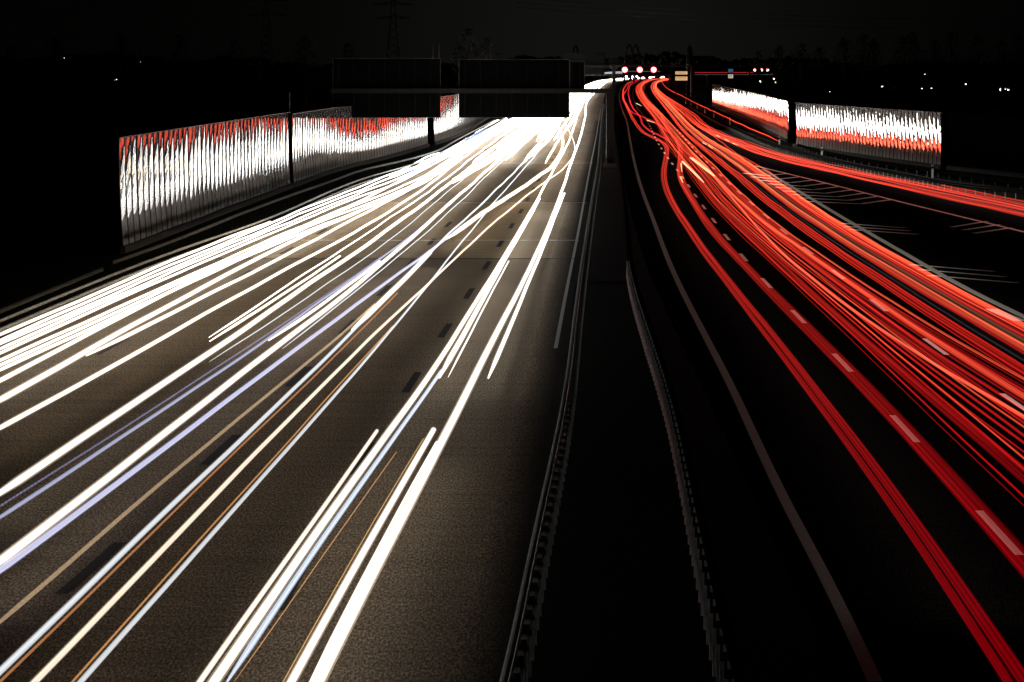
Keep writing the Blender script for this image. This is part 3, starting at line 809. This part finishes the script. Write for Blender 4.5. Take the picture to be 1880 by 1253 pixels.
rl = gpath([(900, 1330), (921, 1253), (975, 1000), (1039, 700), (1056, 560), (1072, 450), (1080, 400), (1090, 340), (1097, 300), (1101, 250), (1106, 205), (1110, 180)], .75)
guardrail(rl, 'steel guardrail left of the dark median with two thin bright rim lines', [.75], 1.33, 1, low=.4, postmat='post_dim')
rr_ = gpath([(1400, 1370), (1366, 1253), (1295, 960), (1233, 700), (1190, 580), (1160, 480), (1158, 440), (1150, 380), (1142, 320), (1134, 260), (1128, 215), (1125, 185)], .75)
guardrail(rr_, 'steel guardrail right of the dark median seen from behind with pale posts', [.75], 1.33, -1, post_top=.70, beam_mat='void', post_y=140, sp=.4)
lf = gpath([(-300, 712), (-100, 627), (0, 587), (212, 500), (330, 456), (480, 405), (536, 382), (612, 348), (670, 326), (765, 299), (844, 261), (909, 225), (960, 200)], .78)
guardrail(lf, 'double beam guardrail directly beside the left road', [.78, .5], 2.0, -1, maxy=520, lips=False, low=.35, postmat='mullion')
lb = gpath([(208, 479), (330, 436), (440, 391), (536, 356), (612, 330), (680, 307), (727, 297), (800, 277), (837, 257), (909, 220)], .8)
guardrail(lb, 'rear guardrail with a pale beam at the foot of the left mirror wall', [.8], 2.0, -1, maxy=520, lips=False, low=.5, postmat='mullion')
lb2 = gpath([(-300, 690), (-100, 610), (0, 568), (100, 527), (189, 491)], .8)
guardrail(lb2, 'rear guardrail in the lower left corner ending before the mirror wall', [.8], 2.0, -1, lips=False, low=.5, postmat='mullion')
rg = gpath([(2050, 372), (1880, 350), (1788, 342), (1722, 333), (1656, 319), (1590, 307), (1524, 292), (1431, 268), (1340, 232), (1290, 208), (1240, 176)], .6)
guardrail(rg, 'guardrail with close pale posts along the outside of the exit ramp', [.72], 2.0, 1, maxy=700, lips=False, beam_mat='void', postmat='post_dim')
rg2 = gpath([(2050, 362), (1880, 338), (1712, 312), (1590, 294), (1500, 276), (1464, 266)], .6)
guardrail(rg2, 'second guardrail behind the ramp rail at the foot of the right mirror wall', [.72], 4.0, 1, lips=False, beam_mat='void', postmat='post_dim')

# delineator posts
def delineator(px, pyb, label):
    X, Y = grd(px, pyb)
    r_ = empty('delineator_post', (X, Y, 0)); prop(r_, label, 'marker post', 'white delineator posts along the ramp')
    m = MB(); m.box(X - .08, X + .08, Y - .06, Y + .06, 0, 1.0); m.box(X - .07, X + .07, Y - .05, Y + .05, 1.0, 1.05)
    part(m, 'post_body', M['white_plastic'], r_)
    m = MB(); m.box(X - .085, X + .085, Y - .065, Y + .065, .72, .88); part(m, 'black_band', M['black'], r_)
for i, (x, y) in enumerate(((1712, 327), (1509, 291), (1431, 268), (1340, 229), (1310.6, 216), (1294, 208), (1280, 201), (1269, 196), (1259, 191))):
    delineator(x, y, ['white marker post at the near end of the right mirror wall', 'white marker post between the ramp rail and the mirror wall middle',
        'white marker post where the lone thin red trail ends', 'white marker post just beyond the lone trail end', 'fifth marker post counted up the ramp',
        'sixth marker post counted up the ramp', 'seventh marker post counted up the ramp', 'eighth marker post counted up the ramp', 'farthest marker post up the ramp'][i])

# ---------------------------------------------------------------- mirror sound walls
def sound_wall(path, label, height, step, lean, bow, side, base=.35, group='mirror sound walls', dark=False, vb=.02, yaw=0.0, jit=1.0, lean1=None, seed=0):
    """panes bowed a little about the vertical, leaning by `lean`; side +1: mirror faces +x"""
    rr = random.Random(seed)
    root = empty('sound_wall', (path[0][0], path[0][1], 0)); prop(root, label, 'sound wall', group)
    pp = resample(path, step)
    plinth = MB(); plinth.sweep(path, [(-.12, 0), (.12, 0), (.12, base), (-.12, base)])
    part(plinth, 'plinth', M['concrete'], root)
    def off(z):                                          # the whole wall leans and curves gently with height
        q = z - base
        return 0.0 if dark else lean * q - vb * (q - q * q / (2 * (height - base)))
    oc = off(height) * side
    cap = MB(); cap.sweep(path, [(oc-.05, height), (oc+.05, height), (oc+.05, height + .05), (oc-.05, height + .05)])
    part(cap, 'cap_rail', M['void' if dark else 'steel_dark'], root)
    for i in range(len(pp) - 1):
        a, b = pp[i], pp[i+1]; dx, dy = b[0]-a[0], b[1]-a[1]; L = math.hypot(dx, dy); ux, uy = dx/L, dy/L
        nx, ny = uy * side, -ux * side
        if i < 99 or i % 2 == 0:
            m = MB(); zs = [base + (height - base) * q / 6 for q in range(7)]
            pv = []; pf = []
            for zi, z in enumerate(zs):
                cx, cy = a[0] + nx * off(z), a[1] + ny * off(z)
                for sa, sb in ((-1, -1), (1, -1), (1, 1), (-1, 1)):
                    pv.append((cx + nx * .028 * sa + ux * .09 * sb, cy + ny * .028 * sa + uy * .09 * sb, z))
                if zi:
                    for q in range(4): pf.append(((zi-1)*4+q, (zi-1)*4+(q+1) % 4, zi*4+(q+1) % 4, zi*4+q))
            pf.append((3, 2, 1, 0)); pf.append((24, 25, 26, 27))
            m.add(pv, pf)
            if i < 99: part(m, 'post', M['mullion'] if not dark else M['steel_dark'], root)
        if dark: continue
        if i >= 99: continue
        m = MB(); n = 10; nz = 8; v = []; f = []
        ln = lean + ((lean1 - lean) * i / len(pp) if lean1 is not None else 0) + jit * rr.gauss(0, .0012); bw = bow * rr.uniform(1 - .15 * jit, 1 + .15 * jit); tw = jit * rr.gauss(0, .002)
        for zi in range(nz + 1):
            z = base + (height - base) * zi / nz
            for k in range(n + 1):
                t = k / n; s = .06 + (L - .12) * t
                o_ = bw * (1 - (2*t - 1)**2) + yaw * (t - .5) * L + ln * (z - base) - vb * ((z - base) - (z - base) ** 2 / (2 * (height - base))) + tw * (t - .5) * z
                v.append((a[0] + ux*s + nx*o_, a[1] + uy*s + ny*o_, z))
        for zi in range(nz):
            for k in range(n):
                q = zi*(n+1)+k; f.append((q, q+1, q+n+2, q+n+1))
        m.add(v, f)
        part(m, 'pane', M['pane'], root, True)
    if dark:
        m = MB()
        m.sweep(path, [(-.03, base), (.03, base), (.03, height), (-.03, height)])
        part(m, 'panel', M['void'], root)
    return root

wl = [grd(222, 466), (-16.9, 203), (-15.9, 236)]
def wpath(pts): 
    # smooth X(Y)
    f, a, b = herm([(x, y) for x, y in pts])
    n = 60
    return [(f(a + (b - a) * i / n), a + (b - a) * i / n) for i in range(n + 1)]
WL = [(-18.15, 156.5), (-16.8, 205), (-15.7, 240), (-14.4, 276), (-11.7, 312), (-9.5, 350), (-7.9, 378), (-4.0, 539), (-1.5, 640)]
fW, a_, b_ = herm(WL)
def wseg(y0, y1, off=.08):
    n = 40
    return [(fW(y0 + (y1 - y0) * i / n) + off, y0 + (y1 - y0) * i / n) for i in range(n + 1)]
sound_wall(wseg(156.5, 240), 'near section of the left mirror wall with a crimson reflection in its upper left corner', 5.35, 2.0, .000, .010, 1, vb=.075, seed=1)
sound_wall(wseg(240.6, 359), 'middle section of the left mirror wall with a sagging red reflection under the left sign panel', 5.2, 2.0, .0005, .012, 1, vb=.05, seed=2)
sound_wall(wseg(367, 564), 'far section of the left mirror wall seen between the two sign panels', 5.1, 2.0, .002, .008, 1, vb=.07, yaw=-.006, seed=3)
WR1 = [(36.0, 283), (33.0, 315), (29.8, 356)]
WR2 = [(31.0, 380), (33.5, 450), (37.2, 560), (41.5, 700)]
def seg2(P, n=40):
    f, a, b = herm(P); return [(f(a + (b-a)*i/n), a + (b-a)*i/n) for i in range(n+1)]
sound_wall(seg2(WR1), 'near section of the right mirror wall, white streaks above red ones', 4.7, 1.6, .024, .016, -1, vb=.055, jit=1.0, lean1=.034, seed=4)
sound_wall(seg2(WR2), 'far section of the right mirror wall, fading from white to dull red', 4.6, 3.2, .02, .012, -1, vb=.08, yaw=.045, jit=1.6, seed=5)
sound_wall(seg2([(47, 225), (41.5, 250), (36.3, 281)]), 'unlit dark wall panels with faint posts right of the right mirror wall', 4.6, 3.0, 0, 0, -1, dark=True, seed=6)

# ---------------------------------------------------------------- sign gantry seen from behind
GY = 287.0
pm = F / GY
def gx(px): return (px - HX) / pm
def gz(py): return H - (py - HY) / pm
root = empty('sign_gantry', (gx(1120), GY, 0)); prop(root, 'large dark cantilever sign gantry over the left road, standing on the median', 'gantry')
m = MB(); m.box(gx(1113), gx(1127), GY - .35, GY + .35, .35, gz(164)); part(m, 'column', M['steel_dark'], root)
m = MB(); m.box(gx(1108), gx(1132), GY - .6, GY + .6, 0, .35)
part(m, 'footing', M['concrete'], root)
m = MB(); m.box(gx(608), gx(1128), GY - .3, GY + .3, gz(171.5), gz(163)); part(m, 'crossbeam', M['steel_dark'], root)
def sign(x0, x1, y0, y1, label, sub):
    X0, X1, Z0, Z1 = gx(x0), gx(x1), gz(y1), gz(y0)
    r_ = root
    m = MB(); m.box(X0, X1, GY + .38, GY + .44, Z0, Z1); b = part(m, 'sign_panel', M['void'], r_)
    if label: b['label'] = label
    m = MB(); t = .035
    for (a, c_, e, f_) in ((X0 - t, X0, Z0, Z1), (X1, X1 + t, Z0, Z1), (X0, X1, Z1, Z1 + t), (X0, X1, Z0 - t, Z0)):
        m.box(a, c_, GY + .36, GY + .45, e, f_)
    fr = part(m, 'frame', M['frame'], r_)
    m = MB(); n = max(2, int((X1 - X0) / 1.25))
    for i in range(n):
        x = X0 + (X1 - X0) * (i + .35) / n
        m.box(x - .04, x + .04, GY + .31, GY + .378, Z0 + .1, Z1 - .1)
        for z in (Z0 + .9, Z0 + 1.5, Z1 - .8, Z1 - 1.8):
            if z < Z1 and z > Z0: m.box(x - .07, x + .07, GY + .28, GY + .309, z - .05, z + .05)
    part(m, 'stiffener', M['signback'], r_)
sign(611, 808, 108, 216, 'left dark sign panel back with a thin bright outline', 0)
sign(843, 1045, 110, 216, 'right dark sign panel back with a thin bright outline', 0)
sign(1047, 1073, 113, 163, 'small add-on panel at the right end of the crossbeam', 0)
m = MB()
for x in (795, 806): m.tube([(gx(x), GY + .2, gz(110)), (gx(x), GY + .2, gz(81))], .03, 6)
part(m, 'lightning_rod', M['frame'], root)
# slim mast behind the left mirror wall
p = (545 - HX) * 245 / F
m = MB(); m.tube([(p - .6, 246, 0), (p - .6, 246, H - (170 - HY) * 246 / F)], .05, 6)
prop(m.build('slim_mast', M['frame']), 'slim pale mast rising behind the left mirror wall', 'mast')

# second gantry, far away, with red lane signals
G2 = 900.0; q2 = F / G2
ax = lambda px: (px - HX) / q2
az = lambda py: H - (py - HY) / q2
root2 = empty('sign_gantry', (ax(1128), G2, 0)); prop(root2, 'distant gantry across both roads carrying three glowing red lane signals', 'gantry')
m = MB(); m.box(ax(1124), ax(1130), G2 - .5, G2 + .5, 0, az(120)); m.box(ax(1268), ax(1273), G2 - .5, G2 + .5, 0, az(120)); part(m, 'column', M['steel_dark'], root2)
m = MB(); m.box(ax(1033), ax(1273), G2 - .4, G2 + .4, az(124), az(120)); part(m, 'crossbeam', M['steel_dark'], root2)
m = MB(); m.box(ax(1033), ax(1110), G2 + .5, G2 + .6, az(138), az(98)); part(m, 'sign_panel', M['signback'], root2)
m = MB(); m.box(ax(1118), ax(1140), G2 + .5, G2 + .6, az(118), az(108)); part(m, 'sign_panel', M['signback'], root2)
RED = emis('red_signal', (1, .5, .45), 5)
REDH = emis('red_signal_glare', (1, .06, .07), 1.5)
def signal(X, Y, Z, r, label, grp, parent=None):
    r_ = empty('lane_signal', (X, Y, Z)) if parent is None else parent
    if parent is None: prop(r_, label, 'signal light', grp)
    m = MB(); m.tube([(X, Y + .3, Z), (X, Y - .02, Z)], r * 1.7, 14); part(m, 'housing', M['black'], r_)
    m = MB(); m.tube([(X, Y - .03, Z), (X, Y - .12, Z)], r * 1.65, 14); part(m, 'glare_ring', REDH, r_)  # glare around the lamp, built as an emissive ring
    m = MB(); m.tube([(X, Y - .13, Z), (X, Y - .25, Z)], r * 1.25, 14); part(m, 'lamp', RED, r_)
for x, l in ((1147, 'left'), (1174.5, 'middle'), (1200, 'right')):
    signal(ax(x), G2 - .6, az(128.5), .52, f'big glowing red lane signal, {l} one of three on the distant gantry', 'three red signals on the distant gantry')
for x, l in ((1386, 'left'), (1398, 'middle'), (1409, 'right')):
    signal((x - HX) * 1100 / F, 1100, H - 11 * 1100 / F, .33, f'small red signal, {l} one of three low over the far ramp', 'three small red signals')
# back gantry holding those three
m = MB(); Y_ = 1101
for x in (1376, 1420): 
    X = (x - HX) * Y_ / F; m.box(X - .25, X + .25, Y_ , Y_ + .5, 0, H - 8 * Y_ / F)
X0 = (1376 - HX) * Y_ / F; X1 = (1420 - HX) * Y_ / F
m.box(X0, X1, Y_ + .51, Y_ + .9, H - 11 * Y_ / F, H - 8 * Y_ / F)
prop(m.build('signal_gantry', M['steel_dark']), 'small dark gantry frame holding three small red signals', 'gantry')

# lit signs
AMB = emis('lit_sign_face', (1, .62, .3), .75)
WSG = emis('lit_white_face', (1, .85, .65), .5)
BLU = emis('lit_blue_face', (.12, .3, .7), .25)
def lit_sign(x0, x1, y0, y1, Y, label, mat, foot=True, letters=True):
    k = Y / F; X0, X1, Z0, Z1 = (x0 - HX) * k, (x1 - HX) * k, H - (y1 - HY) * k, H - (y0 - HY) * k
    r_ = empty('lit_sign', ((X0 + X1) / 2, Y, 0)); prop(r_, label, 'sign')
    m = MB(); m.box(X0, X1, Y, Y + .1, Z0, Z1); part(m, 'sign_face', mat, r_)
    m = MB(); m.box(X0 - .1, X1 + .1, Y + .101, Y + .25, Z0 - .1, Z1 + .1); part(m, 'back_box', M['black'], r_)
    if letters:
        m = MB(); rr = random.Random(int(x0)); x = X0 + .25
        zc = (Z0 + Z1) / 2
        while x < X1 - .4:
            w_ = rr.uniform(.12, .3); 
            for dz in (-.22, .16): m.box(x, x + w_, Y - .02, Y - .002, zc + dz * (Z1 - Z0), zc + (dz + .16) * (Z1 - Z0))
            x += w_ + .12
        part(m, 'lettering', M['black'], r_)
    if foot:
        m = MB()
        for x in (X0 + .2, X1 - .2): m.tube([(x, Y + .35, 0), (x, Y + .35, Z1)], .09, 6)
        part(m, 'sign_post', M['steel_dark'], r_)
lit_sign(1240, 1262, 131.5, 137, 880, 'upper lit amber sign board beside the dark tower', AMB)
lit_sign(1240, 1262, 141, 148, 878, 'lower lit amber sign board beside the dark tower', AMB, foot=False)
lit_sign(1337, 1346, 127, 133, 800, 'small dim blue sign above a cream one over the far road', BLU, letters=False)
lit_sign(1337, 1346, 137, 144, 799, 'small cream lit sign below the dim blue one', WSG, foot=False)
lit_sign(1418, 1427, 249.5, 253.5, 420, 'small blue sign lit at the foot of the right mirror wall', emis('blue_lit', (.05, .25, 1), 1.2), letters=False)

# dark tower, arches
k = 1000 / F
m = MB(); X = (1266 - HX) * k
m.tube([(X, 1000, 0), (X, 1000, H + 10 * k), (X, 1000, H + 26 * k), (X, 1000, H + 34 * k)], [1.3, 1.1, .8, .35], 10)
prop(m.build('dark_tower', M['black']), 'slender dark tower right of the lit amber sign boards', 'tower')
def arch(px, wpx, top, Y, label):
    k = Y / F; X = (px - HX) * k; hw = wpx * k / 2; z = H + (HY - top) * k
    pts = [(X - hw, Y, 0), (X - hw * .92, Y, z * .45), (X - hw * .7, Y, z * .75), (X - hw * .35, Y, z * .94), (X, Y, z), (X + hw * .35, Y, z * .94), (X + hw * .7, Y, z * .75), (X + hw * .92, Y, z * .45), (X + hw, Y, 0)]
    m = MB(); m.tube(pts, .45, 8)
    for q in (.35, .6): m.tube([(X - hw * .88, Y, z * q), (X + hw * .88, Y, z * q)], .25, 6)
    prop(m.build('bridge_arch', M['black']), label, 'arch', 'dark bridge arches on the horizon')
arch(1057, 14, 84, 1500, 'single dark arch above the distant gantry panel')
arch(1155, 17, 82, 1500, 'left one of the twin dark arches above the red signals')
arch(1167, 17, 82, 1560, 'right one of the twin dark arches above the red signals')

# crossing road on the horizon with its own trails
m = MB(); Yc = 1300; kc = Yc / F
m.box((1060 - HX) * kc, (1560 - HX) * kc, Yc, Yc + 9, H - 21 * kc, H - 19.5 * kc)
for x in (1130, 1230, 1300, 1380, 1460, 1540): m.box((x - 1.5 - HX) * kc, (x + 1.5 - HX) * kc, Yc + 3, Yc + 5, 0, H - 21.01 * kc)
prop(m.build('overpass', M['concrete']), kind='structure')
def cross(x0, x1, y, col, label, bend=0, grp=None):
    n = 16; pts = []
    for i in range(n + 1):
        t = i / n; x = x0 + (x1 - x0) * t
        yy = y + bend * (1 - t) ** 2 * 6
        Y = Yc + 2; pts.append(((x - HX) * Y / F, Y, H - (yy - HY) * Y / F))
    m = MB(); m.tube(pts, .13, 6)
    prop(m.build('crossing_light_trail', col), label, 'light trail', grp)
CW = emis('faint_white_streak', (.8, .85, 1), .8); CR = emis('faint_red_streak', (1, .04, .05), .45); CG = emis('grey_streak', (.8, .8, .8), .12)
cross(1074, 1143, 132.5, CW, 'upper bluish trail arching over the far end of the left road', 1)
cross(1076, 1143, 134.5, CW, 'lower bluish trail arching over the far end of the left road', .7)
cross(1143, 1212, 131.5, CG, 'grey streak across the horizon behind the red signals')
cross(1275, 1385, 133.5, CR, 'faint upper red streak crossing the horizon right of the tower')
cross(1275, 1420, 137.5, CG, 'faint grey streak crossing the horizon right of the tower')
# white glare pearls where the left road turns away
HL = emis('headlight', (1, .93, .8), 9)
for i, (x, y, r_) in enumerate(((1150, 141.3, .9), (1161, 141.3, .7), (1169, 141, .75))):
    Y = 1290; X = (x - HX) * Y / F; Z = H - (y - HY) * Y / F
    m = MB(); m.tube([(X, Y - .3, Z), (X, Y, Z)], r_ * .45, 12)
    prop(m.build('far_lamp', HL), 'round white far lamp below the red signals, ' + ['left', 'middle', 'right'][i] + ' of three', 'lamp', 'white far lamps below the red signals')

# ---------------------------------------------------------------- street lamps of the town
SLM = emis('street_lamp_light', (1, .8, .5), 5); SLW = emis('street_lamp_white', (.95, 1, .9), 9)
lamps = [(1620, 160, 1, 0), (1636, 162, .7, 0), (1641.5, 163, .6, 0), (1654, 163, .8, 0), (1669, 164, 1, 0), (1679, 165, .5, 0), (1692, 164, 1.2, 0), (1710, 163, .7, 0), (1751, 160, 1, 0), (1773, 155, .6, 0), (1579, 145, .7, 1), (1585, 146, .8, 1), (1591, 148, .7, 1),
         (1835, 165, 1.8, 0), (1846, 164, .9, 0), (1851, 165.5, 1, 0), (1857, 164.5, 1.1, 0), (1867, 165.5, 1.2, 0), (1876, 165, .9, 0), (1395, 150, 1.4, 0), (1421, 145, 1.2, 1), (1424, 152, 1.2, 1),
         (213, 147, 1.4, 0), (258, 114, .22, 0), (118, 107, .22, 0), (1524, 169, .5, 0), (1698, 137, .5, 1), (1668, 178, .5, 0), (1703, 195, .5, 0)]
for i, (x, y, s, c) in enumerate(lamps):
    Y = 640 + (i * 37) % 160; X = (x - HX) * Y / F; Z = H - (y - HY) * Y / F
    r_ = empty('street_lamp', (X, Y, 0))
    lab = ('tiny street lamp burning among the dark trees at the right' if 1500 < x else 'small lamp low beyond the far end of the right mirror wall' if x > 1300 else
           'bright pinpoint lamp in the black sky area above the left mirror wall' if x == 213 else 'faint pinpoint lamp high up at the left, ' + ('right' if x == 258 else 'left') + ' one of two')
    prop(r_, lab, 'street lamp', 'distant street lamps at the right' if x > 1500 else 'lamps beyond the right mirror wall' if x > 1300 else 'pinpoint lamps at the left')
    m = MB(); m.tube([(X, Y + .5, 0), (X, Y + .5, Z + .25), (X, Y, Z + .35)], .06, 6); part(m, 'pole', M['black'], r_)
    m = MB(); m.box(X - .13 * s, X + .13 * s, Y - .2, Y + .15, Z - .1 * s, Z + .12 * s); part(m, 'lamp', SLM if c else SLW, r_)

# ---------------------------------------------------------------- trees, pylons, wires
def tree(X, Y, h, label, seed, bare=True):
    rr = random.Random(seed)
    r_ = empty('tree', (X, Y, 0)); prop(r_, label, 'tree', 'dark trees along the right horizon' if X > 0 else 'dark trees along the left horizon')
    m = MB()
    m.tube([(X, Y, 0), (X + rr.uniform(-.3, .3), Y, h * .35), (X + rr.uniform(-.6, .6), Y, h * .7), (X + rr.uniform(-.8, .8), Y, h)], [h * .022, h * .017, h * .01, .03], 6)
    for i in range(22):
        z = h * rr.uniform(.25, .9); a = rr.uniform(0, 6.28); L = h * rr.uniform(.15, .36) * (1.15 - z / h)
        p0 = Vector((X, Y, z)); d = Vector((math.cos(a), math.sin(a), rr.uniform(.5, 1.3))).normalized()
        p1 = p0 + d * L; p2 = p1 + (d + Vector((rr.uniform(-.4, .4), rr.uniform(-.4, .4), .3))).normalized() * L * .8
        m.tube([tuple(p0), tuple(p1), tuple(p2)], [h * .007, h * .004, .02], 4)
        for j in range(3):
            q = p0 + (p1 - p0) * rr.uniform(.4, 1); e = q + Vector((rr.uniform(-1, 1), rr.uniform(-1, 1), rr.uniform(.2, 1.2))).normalized() * L * .55
            m.tube([tuple(q), tuple(e)], [h * .003, .015], 3)
    part(m, 'trunk', M['bark'], r_)
    m = MB(); v = []; f = []
    nl = 500 if bare else 900
    for i in range(nl):
        z = rr.uniform(.2, 1.0); a = rr.uniform(0, 6.28)
        rad = h * .26 * math.sin(min(1, (1.05 - z) * 1.6) * 1.57) * math.sqrt(rr.random()) * (1 + .3 * math.sin(3 * a + seed))
        c = Vector((X + rad * math.cos(a), Y + rad * math.sin(a), z * h)); s = h * rr.uniform(.008, .022)
        u = Vector((rr.gauss(0, 1), rr.gauss(0, 1), rr.gauss(0, 1))).normalized(); w_ = u.orthogonal().normalized()
        k = len(v); v += [tuple(c + u * s), tuple(c + w_ * s * .6), tuple(c - u * s), tuple(c - w_ * s * .6)]; f.append((k, k+1, k+2, k+3))
    m.add(v, f); part(m, 'crown', M['leaf'], r_)
for i in range(15):
    px = 1395 + i * 36 + R.uniform(-12, 12); Y = R.uniform(520, 640)
    top = (95, 85, 80, 88, 70, 62, 72, 66, 60, 74, 58, 66, 72, 62, 70)[i]
    tree((px - HX) * Y / F, Y, H + (HY - top) * Y / F, 'dark bare tree in the row of trees along the right horizon', 60 + i)
for i, (px, top) in enumerate(((100, 70), (330, 62), (430, 74), (560, 66), (640, 80), (860, 52), (895, 70), (20, 80), (220, 66))):
    Y = 560 + i * 13
    tree((px - HX) * Y / F, Y, H + (HY - top) * Y / F, 'dark tree barely visible on the left horizon', 90 + i)
m = MB(); v = []; f = []
rr = random.Random(3)
for i in range(9000):
    X = rr.uniform(62, 150) if i % 2 else rr.uniform(-110, -20); Y = rr.uniform(640, 700) ; hh = (6 + 2.2 * math.sin(X * .13) + 1.5 * math.sin(X * .37)) * rr.random()
    if X > 0: X += (Y - 640) * .1
    s = rr.uniform(.25, .6); c = Vector((X, Y, hh)); u = Vector((rr.gauss(0, 1), rr.gauss(0, 1), rr.gauss(0, 1))).normalized(); w_ = u.orthogonal()
    k = len(v); v += [tuple(c + u * s), tuple(c + w_ * s), tuple(c - u * s), tuple(c - w_ * s)]; f.append((k, k+1, k+2, k+3))
m.add(v, f); prop(m.build('undergrowth', M['leaf']), 'dark undergrowth below the distant trees', 'undergrowth', kind='stuff')

def pylon(px, top, Y, wpx, label):
    k = Y / F; X = (px - HX) * k; z = H + (HY - top) * k; b = wpx * k
    r_ = empty('power_pylon', (X, Y, 0)); prop(r_, label, 'pylon', 'lattice power pylons on the left horizon')
    m = MB()
    lv = [(0, b * .5), (z * .3, b * .36), (z * .6, b * .2), (z, b * .06)]
    def cor(z_, h_, i): return (X + h_ * (1 if i in (0, 1) else -1), Y + h_ * (1 if i in (0, 3) else -1), z_)
    for i in range(4): m.tube([cor(z_, h_, i) for z_, h_ in lv], .16, 4)
    n = 14
    for s in range(n):
        def at(t):
            zz = z * t
            for (a, ha), (c_, hc) in zip(lv, lv[1:]):
                if zz <= c_ + 1e-6: return zz, ha + (hc - ha) * (zz - a) / (c_ - a)
            return z, lv[-1][1]
        A, B = at(s / n), at((s + 1) / n)
        for i in range(4):
            m.tube([cor(*A, i), cor(*B, (i + 1) % 4)], .09, 3); m.tube([cor(*A, (i + 1) % 4), cor(*B, i)], .09, 3)
    part(m, 'tower', M['steel_dark'], r_)
    m = MB()
    for t, L in ((.72, b * .9), (.85, b * 1.1), (.96, b * .7)):
        m.tube([(X - L, Y, z * t), (X, Y, z * t + .8), (X + L, Y, z * t)], .14, 4); m.tube([(X - L, Y, z * t), (X + L, Y, z * t)], .1, 4)
    part(m, 'crossarm', M['steel_dark'], r_)
pylon(490, -30, 900, 36, 'lattice pylon left of centre, cut by the top picture edge')
pylon(722, -20, 1000, 34, 'lattice pylon above the left sign panel')
for i in range(3):
    m = MB(); pts = []
    for j in range(21):
        t = j / 20; px = 950 + 1050 * t; py = (-4 + i * 9) + 40 * t + 14 * math.sin(math.pi * t)
        Y = 900 - 250 * t; pts.append(((px - HX) * Y / F, Y, H + (HY - py) * Y / F))
    m.tube(pts, .05, 4)
    prop(m.build('power_line', M['black']), ['upper', 'middle', 'lower'][i] + ' overhead power line sloping across the upper right sky', 'power line', 'overhead power lines')

m = MB(); v = []; f = []; rr = random.Random(5)
for i in range(9000):
    X = rr.uniform(-480, 520); Y = 1800 + rr.uniform(0, 60)
    top = 10.5 + 2.2 * math.sin(X * .021) + 1.4 * math.sin(X * .083 + 1) + .8 * math.sin(X * .31)
    hh = top * (1 - rr.random() ** 1.6) ; s = rr.uniform(.8, 1.7)
    c = Vector((X, Y, hh)); u = Vector((rr.gauss(0, 1), rr.gauss(0, .5), rr.gauss(0, 1))).normalized(); w_ = u.orthogonal()
    k = len(v); v += [tuple(c + u * s), tuple(c + w_ * s), tuple(c - u * s), tuple(c - w_ * s)]; f.append((k, k+1, k+2, k+3))
m.add(v, f); prop(m.build('far_woodland', M['leaf']), 'dark far woodland closing the horizon', 'woodland', kind='stuff')
